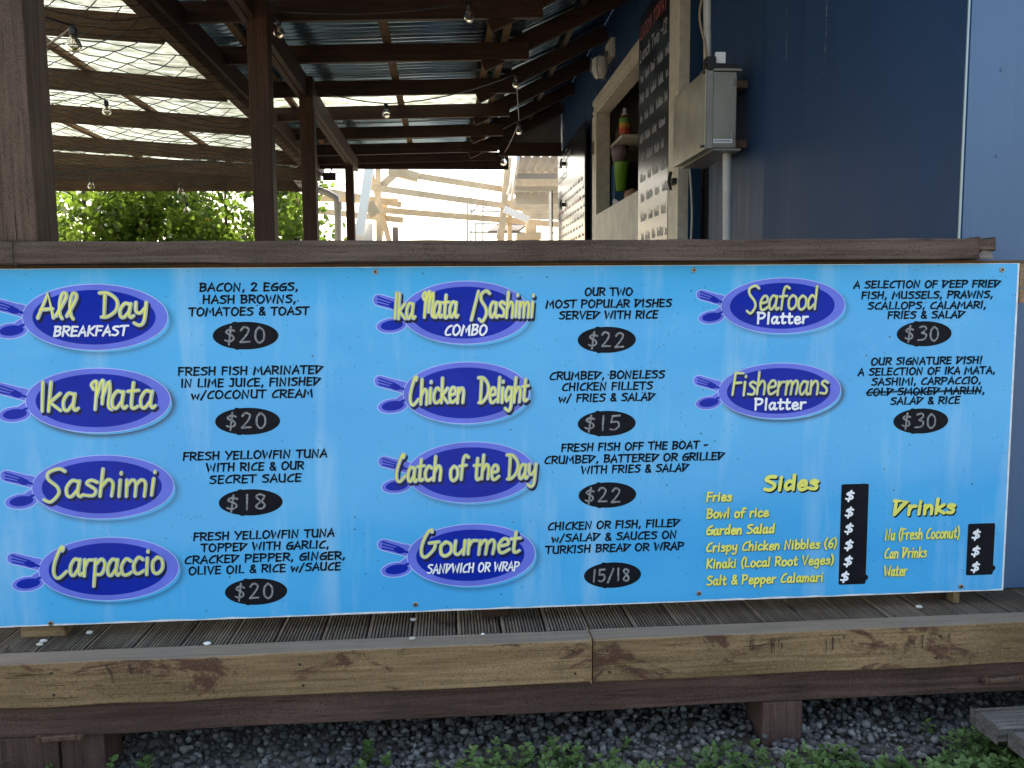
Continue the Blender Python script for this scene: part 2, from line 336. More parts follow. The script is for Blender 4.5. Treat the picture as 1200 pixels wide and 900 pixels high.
def strokes_of(text, xs=1.0, jitter=0.0, slant=0.0, track=0.9):
    """list of polylines in cap-height units, and the advance width"""
    rs = random.Random(hash(tuple(map(ord, text))) & 0xffff); out = []; x = 0.0
    for ch in text:
        if ch == ' ': x += .42; continue
        adv, s = G[ch]; dy = rs.uniform(-jitter, jitter); ro = rs.uniform(-jitter, jitter)*1.2
        for st in s.split(';'):
            smooth = st[0] == '~'; pts = [tuple(float(q)/10 for q in p.split(',')) for p in st.lstrip('~').split()]
            if smooth and len(pts) > 2:
                q = [pts[0]] + pts + [pts[-1]]; pl = []
                for i in range(1, len(q)-2):
                    for k in range(5):
                        t = k/5; a, b, c, d = q[i-1], q[i], q[i+1], q[i+2]
                        pl.append(tuple(.5*((2*b[j]) + (-a[j]+c[j])*t + (2*a[j]-5*b[j]+4*c[j]-d[j])*t*t + (-a[j]+3*b[j]-3*c[j]+d[j])*t**3) for j in (0,1)))
                pl.append(pts[-1]); pts = pl
            out.append([(x + px + py*(slant+ro), py + dy + ro*px) for px, py in pts])
        x += adv/10 + .1*track
    return out, x - .1*track
def ribbon(mb, pts, wd, O, ex, ez, off, taper=1.0, squash=1.0):
    """flat marker stroke with round ends; pts 2-D metres, O origin, offset 'off' towards the viewer (-Y)"""
    n = len(pts)
    if n < 2: return
    nor = (Vector(ez).cross(Vector(ex))).normalized()       # for ex=+X, ez=+Z this is +Y
    nor = -nor if nor.y > 0 or (abs(nor.y) < 1e-6 and nor.x > 0) else nor
    Lf = []; Rt = []; dirs = []
    for i in range(n):
        a = pts[max(i-1, 0)]; b = pts[min(i+1, n-1)]; dx, dy = b[0]-a[0], b[1]-a[1]; l = math.hypot(dx, dy) or 1e-9
        dirs.append((dx/l, dy/l))
    def W(p, k): return Vector(O) + Vector(ex)*p[0] + Vector(ez)*p[1] + nor*(off + k*1.5e-6)
    V = []; F = []
    for i in range(n):
        dx, dy = dirs[i]; h = wd/2*(1 - (1-taper)*i/(n-1))
        if 0 < i < n-1:                                     # mitre
            ax, ay = pts[i][0]-pts[i-1][0], pts[i][1]-pts[i-1][1]; l = math.hypot(ax, ay) or 1e-9
            c = abs((ax*dx + ay*dy)/l); h /= max(c, .55)
        V.append(W((pts[i][0] - dy*h, pts[i][1] + dx*h*squash), i)); V.append(W((pts[i][0] + dy*h, pts[i][1] - dx*h*squash), i))
    for i in range(n-1): F.append((2*i, 2*i+1, 2*i+3, 2*i+2))
    for e, sg in ((0, -1), (n-1, 1)):                        # half-round ends
        dx, dy = dirs[e]; dx *= sg; dy *= sg; h = wd/2*(1 if e == 0 else taper); base = len(V); K = 5
        for k in range(K+1):
            t = math.pi*k/K - math.pi/2
            cx, cy = math.cos(t), math.sin(t)
            V.append(W((pts[e][0] + h*(dx*cx - dy*cy), pts[e][1] + h*(dy*cx + dx*cy)*squash), e))
        F.append(tuple(range(base, base+K+1)))
    mb.add(V, F)
def write(mb, text, p0, p1, caph, thick, off, shift=(0,0), jitter=.02, slant=.06, ex=None, ez=(0,0,1), taper=.9, track=.9):
    """text with its baseline from p0 to p1"""
    st, adv = strokes_of(text, jitter=jitter, slant=slant, track=track)
    p0 = Vector(p0); d = Vector(p1) - p0; wd = d.length; exv = d.normalized()
    sx = (wd - thick)/adv
    for i, s in enumerate(st):
        ribbon(mb, [(x*sx + thick/2 + shift[0], y*caph + shift[1]) for x, y in s], thick, p0, exv, ez, off + i*3e-5, taper)

# ------------------------------------------------------------------ ground
def sheet(name, x0, x1, y0, y1, z, m, n=1):
    V = []; F = []
    for j in range(n+1):
        for i in range(n+1): V.append((x0+(x1-x0)*i/n, y0+(y1-y0)*j/n, z))
    for j in range(n):
        for i in range(n): a = j*(n+1)+i; F.append((a, a+1, a+n+2, a+n+1))
    return build_np(name, V, F, m)
def mat_ground():
    m, N, L, B = newmat('earth')
    n = noise(N, L, objvec(N, L, (1,1,1), False), 9, 8, .7)
    L.new(ramp(N, L, n, [(.35, (.17,.145,.11)), (.65, (.27,.235,.18))]), B.inputs['Base Color']); B.inputs['Roughness'].default_value = .95
    bump(N, L, B, n, .6, .02); return m
tag(sheet('ground', -400, 400, -400, 900, 0, mat_ground()), kind='structure')

YB = PZ(600, 741, DECK).y; YF = PZ(600, 755, DECK).y
ZFB = P(600, 804.5, YF).z; ZBB = P(600, 838, YF+.02).z

def gravel():
    t = (1+5**.5)/2
    ico = np.array([(-1,t,0),(1,t,0),(-1,-t,0),(1,-t,0),(0,-1,t),(0,1,t),(0,-1,-t),(0,1,-t),(t,0,-1),(t,0,1),(-t,0,-1),(-t,0,1)], float)/1.9
    fc = np.array([(0,11,5),(0,5,1),(0,1,7),(0,7,10),(0,10,11),(1,5,9),(5,11,4),(11,10,2),(10,7,6),(7,1,8),(3,9,4),(3,4,2),(3,2,6),(3,6,8),(3,8,9),(4,9,5),(2,4,11),(6,2,10),(8,6,7),(9,8,1)])
    P_ = []
    # two layers near the front, one further under the deck
    for (x0,x1,y0,y1,n,zs) in ((-2.2,3.1,-.75,.45,11500,.004),(-2.2,3.1,-.75,.30,6500,.019),(-3,4.5,.45,2.6,9000,.006)):
        a = np.stack([rng.uniform(x0,x1,n), rng.uniform(y0,y1,n), np.full(n, zs)+rng.uniform(-.004,.008,n)], 1); P_.append(a)
    C = np.concatenate(P_); n = len(C)
    C[:,2] += .02*np.sin(C[:,0]*2.1)*np.cos(C[:,1]*3) + .012
    S = rng.uniform(.0075,.016,n)[:,None]*rng.uniform(.7,1.25,(n,3)); S[:,2] *= .8
    a = rng.uniform(0, 2*np.pi, n); ca, sa = np.cos(a), np.sin(a); b = rng.uniform(-.8,.8,n); cb, sb = np.cos(b), np.sin(b)
    base = ico[None]*(1+rng.uniform(-.36,.30,(n,12,1)))*S[:,None,:]
    x = base[...,0]*ca[:,None]-base[...,1]*sa[:,None]; y = base[...,0]*sa[:,None]+base[...,1]*ca[:,None]; z = base[...,2]
    y2 = y*cb[:,None]-z*sb[:,None]; z2 = y*sb[:,None]+z*cb[:,None]
    V = np.stack([x,y2,z2],-1)+C[:,None,:]
    V = V.reshape(-1,3); F = (fc[None]+12*np.arange(n)[:,None,None]).reshape(-1,3)
    me = bpy.data.meshes.new('gravel'); me.vertices.add(len(V)); me.vertices.foreach_set('co', V.ravel())
    me.loops.add(F.size); me.loops.foreach_set('vertex_index', F.ravel().astype(np.int32))
    me.polygons.add(len(F)); me.polygons.foreach_set('loop_start', np.arange(0,F.size,3,dtype=np.int32)); me.polygons.foreach_set('loop_total', np.full(len(F),3,np.int32))
    at = me.attributes.new('tint','FLOAT','POINT'); at.data.foreach_set('value', np.repeat(rng.uniform(0,1,n)**1.5,12).astype(np.float32))
    me.update(); me.validate()
    m, N, L, B = newmat('volcanic_gravel'); A = N.new('ShaderNodeAttribute'); A.attribute_name = 'tint'
    col = ramp(N, L, A.outputs['Fac'], [(0, (.025,.025,.024)), (.55, (.11,.107,.10)), (1, (.40,.39,.35))])
    nn = noise(N, L, objvec(N, L, (1,1,1), False), 140, 3); col = mix(N, L, .5, col, mix(N, L, nn, (.02,.02,.02), (.20,.19,.175)), 'MIX')
    L.new(col, B.inputs['Base Color']); B.inputs['Roughness'].default_value = .9; bump(N, L, B, nn, .5, .003)
    me.materials.append(m); o = bpy.data.objects.new('gravel', me); COL.objects.link(o); tag(o, 'grey crushed stone gravel on the ground under and before the deck', 'gravel', kind='stuff')
gravel()

def leafV(c, d, up, l, wd, fold=.25):
    d = Vector(d).normalized(); s = d.cross(Vector(up)); s = s.normalized() if s.length > 1e-4 else Vector((1,0,0)); n = s.cross(d).normalized()
    c = Vector(c)
    V = [c, c+d*l*.35+s*wd*.5+n*l*fold*.3, c+d*l*.75+s*wd*.36+n*l*fold*.25, c+d*l-n*l*fold*.2, c+d*l*.75-s*wd*.36+n*l*fold*.25, c+d*l*.35-s*wd*.5+n*l*fold*.3, c+d*l*.5]
    return V, [(0,1,6),(1,2,6),(2,3,6),(3,4,6),(4,5,6),(5,0,6)]
def rdir(zlo=-1, zhi=1):
    a = random.uniform(0, 2*math.pi); z = random.uniform(zlo, zhi); r = math.sqrt(max(0, 1-z*z)); return Vector((r*math.cos(a), r*math.sin(a), z))

def weed_bed():
    mb = MB()
    def sprig(x, y, h):
        base = Vector((x, y, .02)); tip = base + Vector((random.uniform(-.35,.35)*h, random.uniform(-.35,.35)*h, h))
        n = random.randint(3, 5)
        for k in range(n):
            c = base.lerp(tip, (k+.6)/n); a = k*2.4 + random.random()
            for s_ in (0, math.pi):
                d = Vector((math.cos(a+s_), math.sin(a+s_), random.uniform(.0,.7))); l = random.uniform(.014,.032)
                V, F = leafV(c, d, (0,0,1), l, l*.72); mb.add(V, F)
        V, F = leafV(tip, (random.uniform(-.5,.5), random.uniform(-.5,.5), .6), (0,1,0), .015, .01); mb.add(V, F)
    for i in range(3200):
        x = random.uniform(-1.9, 2.6); y = -.13 - .62*random.random()
        edge = -.29 + .05*math.sin(x*3.3+1) + .05*math.sin(x*8.1) + .04*math.sin(x*17)
        if x > .55: edge += .05
        if x < -.9: edge += .06
        dens = 1 if y < edge else .035
        if .0 < x-.0 < .0: dens = 0
        if -.72 < x < -.30 and y > -.42: dens *= .12
        if random.random() < dens: sprig(x, y, random.uniform(.025, .075))
    o = mb.build('ground_cover', M_WEED); tag(o, 'low green creeping weeds growing over the gravel edge', 'weeds', kind='stuff')
weed_bed()
def weed_plant(px, py, h, n, L_, label):
    b = PZ(px, py, .02); t = empty('weed_plant', (b.x, b.y, 0), label, 'plant', 'taller weeds in front of the deck')
    MB().tube([(b.x, b.y, 0), (b.x+.01, b.y, h*.5), (b.x+.015, b.y+.01, h)], [.003,.0025,.0015], 6).build('stem', M_WEED, t)
    me = None
    for k in range(n):
        z = h*(.25+.75*k/n); a = k*2.39; l = L_*(1.15-.55*k/n)
        V, F = leafV((0,0,0), (1,0,.35), (0,0,1), l, l*.62)
        if me is None:
            o = build_np('leaf', V, F, M_WEED, None); me = o.data
        else: o = bpy.data.objects.new('leaf', me); COL.objects.link(o)
        o.scale = (1.15-.55*k/n,)*3; o.location = (0.012*k/n, 0, z); o.rotation_euler = (random.uniform(-.3,.3), random.uniform(-.5,.2), a)
        o.parent = t
for a in ((645, 897, .11, 10, .040, 'bushy broad leaved weed, tallest in the middle under the deck beam'),
          (672, 905, .10, 9, .036, 'broad leaved weed just right of the tallest middle weed'),
          (716, 903, .07, 8, .034, 'small star shaped weed between the middle weeds and the stump post'),
          (822, 902, .075, 5, .050, 'pale big leaved weed left of the short deck post'),
          (792, 908, .07, 7, .03, 'low weed a step left of the pale big leaved weed'),
          (960, 903, .06, 8, .030, 'leafy weed right of the short deck post'),
          (1128, 908, .07, 8, .034, 'leafy weed beside the grey timber step'),
          (168, 905, .07, 9, .032, 'leafy weed beside the double post at the left'),
          (420, 908, .06, 8, .028, 'leafy weed in the gravel left of centre')): weed_plant(*a)

# ------------------------------------------------------------------ deck
deck = empty('timber_deck', (0, YF, 0), 'raised timber deck of dark grooved boards with a golden brown edge beam', 'deck')
xa = PZ(535, 745, DECK).x; xb = PZ(1003, 733, DECK).x; PITCH = (xb-xa)/9
def board_profile(wd, g=12):
    pts = [(0, -.03), (0, -.004)]; e = .006
    for i in range(g):
        a = e + (wd-2*e)*i/g; b = (wd-2*e)/g
        pts += [(a, -.0005), (a+b*.48, 0), (a+b*.56, -.010), (a+b*.92, -.010)]
    pts += [(wd-e, -.0005), (wd-.001, -.002), (wd, -.004), (wd, -.03)]
    return pts
pr = board_profile(PITCH-.007); nP = len(pr)
LEN = 4.6
V = [(x, 0, z) for x, z in pr] + [(x, LEN, z) for x, z in pr]
F = [(i, i+1, nP+i+1, nP+i) for i in range(nP-1)] + [tuple(reversed(range(nP))), tuple(range(nP, 2*nP)), (0, nP, 2*nP-1, nP-1)]
F = [tuple(reversed(f)) for f in F]
bme = None
for k in range(-13, 20):
    if bme is None:
        o = build_np('deck_board', V, F, W_DECK('y')); bme = o.data
    else: o = bpy.data.objects.new('deck_board', bme); COL.objects.link(o)
    o.location = (xa + k*PITCH + .0035, YB + random.uniform(0,.004), DECK + random.uniform(-.003,.0015)); o.rotation_euler = (0, random.uniform(-.006,.006), random.uniform(-.002,.002))
    adopt(o, deck)
xj = P(694, 760, YF).x
XL_, XR_ = -2.05, 3.0
def longbox(x0, x1, y0, y1, z0, z1, n=14, wob=.0025, seed=1):
    """sawn timber along X whose faces wander slightly"""
    r = random.Random(seed); V = []; F = []
    for i in range(n+1):
        x = x0+(x1-x0)*i/n; a, b, c, d = [r.uniform(-wob, wob) for _ in range(4)]
        V += [(x, y0+a, z0+b), (x, y1, z0+b), (x, y1, z1+d*.3), (x, y0+c, z1+d)]
    for i in range(n):
        for k in range(4): k2 = (k+1) % 4; F.append((4*i+k, 4*(i+1)+k, 4*(i+1)+k2, 4*i+k2))
    F += [(3,2,1,0), (4*n, 4*n+1, 4*n+2, 4*n+3)]
    F = [tuple(reversed(f)) for f in F]
    return V, F
def lumber(name, args, mat, parent, bevel=.005, **kw):
    V, F = longbox(*args, **kw); o = build_np(name, V, F, mat, parent)
    b = o.modifiers.new('bevel', 'BEVEL'); b.width = bevel; b.segments = 3; b.limit_method = 'ANGLE'; return o
tag(lumber('edge_beam', (XL_, xj-.0015, YF, YB-.004, ZFB, DECK+.001), W_GOLD('x'), deck, seed=2), 'golden brown edge beam with knots, left length')
tag(lumber('edge_beam', (xj+.002, XR_, YF+.001, YB-.004, ZFB+.001, DECK+.003), W_GOLD('x'), deck, seed=3), 'golden edge beam with dark red stain drips, right length')
nme = None
for (px, dz) in ((60,.03),(62,.095),(352,.035),(355,.10),(672,.03),(674,.10),(712,.03),(714,.10),(905,.035),(1096,.10),(1100,.03)):
    o = bpy.data.objects.new('nail_head', nme) if nme else None
    if o is None:
        o = MB().tube([(0,-.0002,0),(0,-.0032,0)], .0038, 10).build('nail_head', plain('nail_iron', (.05,.04,.035), .6, .5)); nme = o.data
    else: COL.objects.link(o)
    o.location = (P(px, 790, YF).x, YF-.0006, DECK-dz); adopt(o, deck)
# paint drips on the edge beam: thin runs of dark red stain
M_DRIP = plain('dried_red_stain', (.055,.020,.017), .6, nscale=60, namt=.3)
mb = MB(); rd = random.Random(5)
for (x0, x1, n) in ((80, 160, 4), (876, 915, 6), (955, 1010, 6), (1062, 1110, 5)):
    for k in range(n):
        px = rd.uniform(x0, x1); q = P(px, 800, YF).x; zt = DECK-.012-rd.uniform(0,.02); l = rd.uniform(.01,.045)
        ribbon(mb, [(0, 0), (.002*rd.uniform(-1,1)+.004*(px<200), -l*.5), (.006*(px<200), -l)], rd.uniform(.003,.005), (q, YF, zt), (1,0,0), (0,0,1), .0046, .5)
tag(mb.build('stain_drips', M_DRIP, deck), 'dark red drips of dried stain')
lumber('bearer', (XL_, XR_, YF+.022, YF+.07, ZBB, ZFB-.002), W_RED('x'), deck, seed=4)
lumber('bearer', (XL_, XR_, 1.3, 1.36, ZBB, DECK-.034), W_RED('x'), deck, seed=5)
lumber('bearer', (XL_, XR_, 2.9, 2.96, ZBB, DECK-.034), W_RED('x'), deck, seed=6)
pw = [P(893, 850, YF+.03).x, P(940, 850, YF+.03).x]
def dpost(x0, x1, y0, y1, nm='deck_post', m=None): 
    MB().box(x0, x1, y0, y1, -.15, ZBB-.002).build(nm, m or W_RED('z'), deck, bevel=.005)
dpost(pw[0], pw[1], YF+.028, YF+.168)
lx = P(70, 880, YF+.03).x; lx2 = P(122, 880, YF+.03).x; dpost(lx+.003, lx2, YF+.03, YF+.17); dpost(lx-.19, lx-.003, YF+.026, YF+.17)
for x in (-1.5, 1.2, 2.6):
    dpost(x, x+.11, 1.28, 1.38)
for x in (-.4, 1.6): dpost(x, x+.11, 2.88, 2.98)
# small steel cleats on the bearer
def cleat(px, py, label):
    c = P(px, py, YF+.022); t = empty('cleat', c, label, 'bracket', 'iron cleats bolted to the deck bearer')
    MB().bar(c+Vector((-.05,-.012,0)), c+Vector((.05,-.012,.004)), .016, .018).build('strap', M_RUST, t, bevel=.004)
    for s in (-1, 1):
        MB().tube([c+Vector((s*.058,.002,.003)), c+Vector((s*.058,-.016,.003))], .012, 10).build('bolt_head', M_RUST, t)
        MB().tube([c+Vector((s*.058,-.0162,.003)), c+Vector((s*.058,-.022,.003))], .006, 8).build('nut', M_RUST, t)
cleat(72, 863, 'rusty iron cleat on the bearer above the double post'); cleat(1172, 795, 'rusty iron cleat at the right end of the bearer')
# packing block and pebbles below the board
b0 = P(26, 742, .03); b1 = P(78, 742, .03)
tag(MB().box(b0.x, b1.x, PZ(50,747,DECK).y, .08, DECK, DECK+.034).build('packing_block', W_GOLD('x'), None, bevel=.003), 'small reddish timber packing block under the left end of the board', 'block')
s0 = P(1116, 690, .02)
tag(MB().box(s0.x, s0.x+.022, .012, .05, DECK, DECK+.07).build('packing_stub', W_GOLD('z'), None, bevel=.002), 'thin upright timber stub under the right end of the board', 'block')
rd = random.Random(9)
for (px, py, c, lb) in ((105, 741, (.7,.7,.66), 'white pebble on the deck left of the packing block'), (47, 755, (.5,.46,.36), 'tan pebble in the deck gap at the far left'), (51, 751, (.55,.53,.48), 'grey pebble beside the tan pebble'),
                        (243, 754, (.75,.75,.7), 'white pebble on the deck below the tuna dish price'), (484, 726, (.5,.48,.45), 'grey pebble in a deck gap near the middle'), (483, 748, (.45,.40,.33), 'brown pebble at the deck edge near the middle'), (566, 743, (.8,.8,.78), 'tiny white chip on the deck near the beam joint'), (1077, 711, (.55,.52,.45), 'pale crumb on the deck at the right')):
    c0 = PZ(px, py, DECK+.006); r = .009 if px != 566 else .005
    V = []; F = []; n = 8
    for j in range(1, 4):
        for k in range(n): a = 2*math.pi*k/n; ph = math.pi*j/4; V.append(c0+Vector((math.cos(a)*math.sin(ph)*r*rd.uniform(1,1.6), math.sin(a)*math.sin(ph)*r*rd.uniform(.8,1.1), math.cos(ph)*r*.6)))
    V += [c0+Vector((0,0,r*.6)), c0-Vector((0,0,r*.6))]
    for k in range(n):
        k2 = (k+1)%n; F += [(k, k+n, k2+n, k2), (k+n, k+2*n, k2+2*n, k2+n), (24, k, k2), (25, k2+2*n, k+2*n)]
    tag(build_np('pebble', V, F, plain('pebble', c, .8), None, True), lb, 'pebble', 'pebbles lying on the deck')
# step at the right
stp = empty('timber_step', (2.0, YF-.1, 0), 'weathered grey timber step at the lower right corner', 'step')
zs = .17; q0 = PZ(1138, 830, zs); q1 = PZ(1172, 866, zs)
for k, (dy, dz) in enumerate(((0, 0), (-.135, -.004))):
    lumber('tread_board', (q0.x+(.03 if k else 0), q0.x+1.3, q0.y-.125+dy, q0.y+dy, zs-.045+dz, zs+dz), W_GREY('x'), stp, seed=20+k)
for x in (q0.x+.12, q0.x+1.0): MB().box(x, x+.05, q0.y-.25, q0.y-.01, 0, zs-.048).build('stringer', W_RED('y'), stp)

# ------------------------------------------------------------------ railing
rail = empty('railing', (0, 0, DECK), 'brown weathered timber railing along the deck above the menu board', 'railing')
ZRT = P(600, 281, -.035).z; ZRB = P(600, 306.5, -.035).z
xr0 = P(15.5, 290, -.035).x; xr1 = P(1147, 290, -.035).x; xr2 = P(1166, 285, -.035).x
zl = P(1155, 292.5, -.035).z
lumber('top_rail', (xr0+.001, xr1, -.035, .115, ZRB, ZRT), W_RAIL('x'), rail, n=22, wob=.0022, seed=11)
lumber('top_rail', (-2.2, xr0-.002, -.033, .115, ZRB-.001, ZRT+.002), W_RAIL('x'), rail, n=5, seed=12)
lumber('rail_lip', (xr1+.0005, xr2, -.034, .115, zl, ZRT-.001), W_RAIL('x'), rail, n=3, wob=.003, seed=13)
tp = MB(); zz = ZRB+.002
tp.add([(xr1-.004,-.034,zz),(xr2-.002,-.033,zz),(xr2-.006,-.030,zl-.004),(xr1+.014,-.031,zl-.002),(xr1-.004,.05,zz),(xr2-.002,.05,zz),(xr2-.006,.05,zl-.004),(xr1+.014,.05,zl-.002)],
       [(0,1,2,3),(5,4,7,6),(1,5,6,2),(4,0,3,7),(3,2,6,7),(4,5,1,0)])
tag(tp.build('split_end', W_GREY('x'), rail), 'pale splintered end of the rail')
MB().box(-2.2, P(1196, 310, .03).x, .008, .045, P(600, 330, .01).z, ZRB-.002).build('batten', W_BROWN('x'), rail)
bx = P(1193, 330, .012).x; bzt = P(1196, 309, .012).z; bzb = P(1196, 355, .012).z
tag(MB().box(bx, bx+.022, .004, .046, P(1196, 337, .012).z, bzt).build('end_batten', W_LIGHT('z'), rail), 'pale upright batten at the right end of the board')
MB().box(bx+.001, bx+.021, .005, .045, bzb, P(1196, 338.5, .012).z).build('end_batten', W_LIGHT('z'), rail)
for x in (-1.35, .1, 1.6): MB().box(x, x+.09, .05, .14, DECK, ZRB-.002).build('baluster_post', W_DARK('z'), rail)

# ------------------------------------------------------------------ menu board
ZT, ZB = P(600, 311.5).z, P(600, 712).z; ZT = .1095+CAMZ; ZB = -.986+CAMZ
XBL = P(0, 735).x-.004; XBR = P(1195, 308).x
sign = empty('menu_board', (0.25, 0, ZB), 'wide sky blue menu board with oval dish names, screwed below the rail', 'sign')
T = .004
MB().box(XBL, XBR, 0, T, ZB, ZT).build('panel', M_WHITE, sign)
V = []; F = []; n = 60; rd = random.Random(21); xa_, xb_ = XBL+.001, XBR-.0065
for i in range(n+1):
    x = xa_+(xb_-xa_)*i/n; V += [(x, -.0006, ZB+.005+rd.uniform(-.0022,.0022)), (x, -.0006, ZT-.001-rd.uniform(0,.001))]
for i in range(n): F.append((2*i, 2*i+2, 2*i+3, 2*i+1))
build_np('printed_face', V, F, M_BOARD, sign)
Y0 = -.0008
def ell(c, rx, rz, n=56, y=0, sh=0.0):
    return [Vector((c.x+rx*math.cos(2*math.pi*k/n), y, c.z+rz*math.sin(2*math.pi*k/n)+sh*rx*math.cos(2*math.pi*k/n))) for k in range(n)]
def badge(cx, cy, rx, ry, title, sub, label, shade=.6):
    """px centre and radii of the outer lilac oval; title/sub = (text, x0, x1, baseline y, cap px, thick px)"""
    C_ = P(cx, cy); RX = (P(cx+rx, cy)-P(cx-rx, cy)).length/2; RZ = (P(cx, cy-ry)-P(cx, cy+ry)).length/2
    def oval(k, m, y, dx=0, add=0): # filled
        V = ell(C_+Vector((dx,0,0)), RX*k+add, RZ*k+add, y=Y0-y); mbx.cur = m; mbx.add(V, [tuple(range(len(V)))])
    u = RZ/36.0                                     # local unit, about one photo pixel
    # soft printed shadow
    V = []; F = []; fd = []; n = 48; rings = [(.95, .98*shade), (1.01, .72*shade), (1.07, .28*shade), (1.15, 0)]
    cS = C_+Vector((4.5*u, 0, -4.5*u))
    for k, fv in rings: V += ell(cS, RX*1.0+RZ*(k-1)*1.3, RZ*k, n, y=Y0-.0001); fd += [fv]*n
    for r in range(3):
        for k in range(n): k2 = (k+1) % n; F.append((r*n+k, (r+1)*n+k, (r+1)*n+k2, r*n+k2))
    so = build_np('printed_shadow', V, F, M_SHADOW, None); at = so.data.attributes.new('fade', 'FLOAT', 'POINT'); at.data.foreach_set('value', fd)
    mbx = MB()
    # cutlery: lilac blobs with navy fork and spoon
    fk = C_+Vector((-RX-14*u, 0, 13*u)); sp = C_+Vector((-RX-14*u, 0, -14*u))
    def blob(c, rx_, rz_, m, y, tilt, n=28):
        V = []
        for k in range(n):
            a = 2*math.pi*k/n; x = rx_*math.cos(a); z = rz_*math.sin(a); V.append(Vector((c.x+x*math.cos(tilt)-z*math.sin(tilt), Y0-y, c.z+x*math.sin(tilt)+z*math.cos(tilt))))
        mbx.cur = m; mbx.add(V, [tuple(range(n))])
    def seg(p, q, wd, m, y):
        mbx.cur = m; ribbon(mbx, [(p[0]*u, p[1]*u), (q[0]*u, q[1]*u)], wd*u, (C_.x-RX, 0, C_.z), (1,0,0), (0,0,1), -Y0+y)
    for (m, y, g) in ((0, .0002, 1.1), (1, .0004, 0)):
        blob(sp+Vector((1*u,0,0)), (17+g)*u, (8.2+g)*u, m, y, .10)
        seg((-27, 15.5), (6, 6), 12.5+2*g, m, y+.00004); seg((-3, 9), (12, 3), 13+2*g, m, y+.00008); seg((-4, -10), (12, 0), 13+2*g, m, y+.00012)
    blob(sp+Vector((1.5*u,0,.4*u)), 13*u, 5.6*u, 2, .0007, .12)
    seg((-3, -9), (16, -1), 2.6, 2, .00074); seg((-6, 8), (16, 0), 2.6, 2, .00078); blob(fk+Vector((5*u,0,-4.5*u)), 6.5*u, 3.6*u, 2, .0008, -.25)
    for dz in (3.7, 0, -3.7): seg((-28, 15.2+dz), (-9, 9.4+dz*.75), 1.7, 2, .00084+dz*1e-5)
    oval(1, 0, .0006, add=1.0*u); oval(1, 1, .0009)
    # inner oval
    V = ell(C_+Vector((-1.2*u,0,0)), RX*.850, RZ*.835, y=Y0-.0012); mbx.cur = 2; mbx.add(V, [tuple(range(len(V)))])
    bo = mbx.build('dish_badge', [M_RIM, M_LILAC, M_NAVY], sign); tag(bo, label)
    adopt(so, bo)
    mt = MB(); tx, x0, x1, by, cap, th = title; a = P(x0, by); b = P(x1, by); ch = (P(x0, by-cap)-a).length; b = Vector((b.x, 0, a.z)); th = th*.72
    for m, k, t2, sh in ((0, .0016, th*2.5, (1.6*u, -2.8*u)), (1, .0028, th*2.15, (0,0)), (2, .0040, th, (-.15*u, .2*u))):
        mt.cur = m; write(mt, tx, a, b, ch, t2*u, -Y0+k, sh, jitter=.03, slant=.10, taper=.9, track=.1)
        # keep the same centre line for all layers: write() pads by half the stroke width
    mt.build('lettering', [M_INKSH, M_HALO, M_YEL], bo)
    if sub:
        ms = MB(); tx, x0, x1, by, cap, th = sub; a = P(x0, by); b = P(x1, by); ch = (P(x0, by-cap)-a).length; b.z = a.z
        write(ms, tx, a, b, ch, th*u, -Y0+.0048, jitter=.02, slant=.14 if tx != 'Platter' else 0, taper=.9)
        ms.build('lettering', M_PWHITE, bo)
# all three layers of a title must share one centre line
_w = write
def write(mb, text, p0, p1, caph, thick, off, shift=(0,0), jitter=.02, slant=.06, ex=None, ez=(0,0,1), taper=.9, track=.9, ref=None):
    st, adv = strokes_of(text, jitter=jitter, slant=slant, track=track)
    p0 = Vector(p0); d = Vector(p1) - p0; wd = d.length; exv = d.normalized()
    mnx = min(x for s in st for x, y in s); mxx = max(x for s in st for x, y in s)
    pad = thick if ref is None else ref
    sx = (wd - pad)/(mxx-mnx)
    for i, s in enumerate(st):
        ribbon(mb, [((x-mnx)*sx + pad/2 + shift[0], y*caph + shift[1]) for x, y in s], thick, p0, exv, ez, off + i*2.5e-5, taper)
def badge_title_write(*a, **k): pass
_src_write = write
def write(mb, text, p0, p1, caph, thick, off, shift=(0,0), **k):
    if k.get('track') == .1: k['ref'] = .010
    _src_write(mb, text, p0, p1, caph, thick, off, shift, **k)

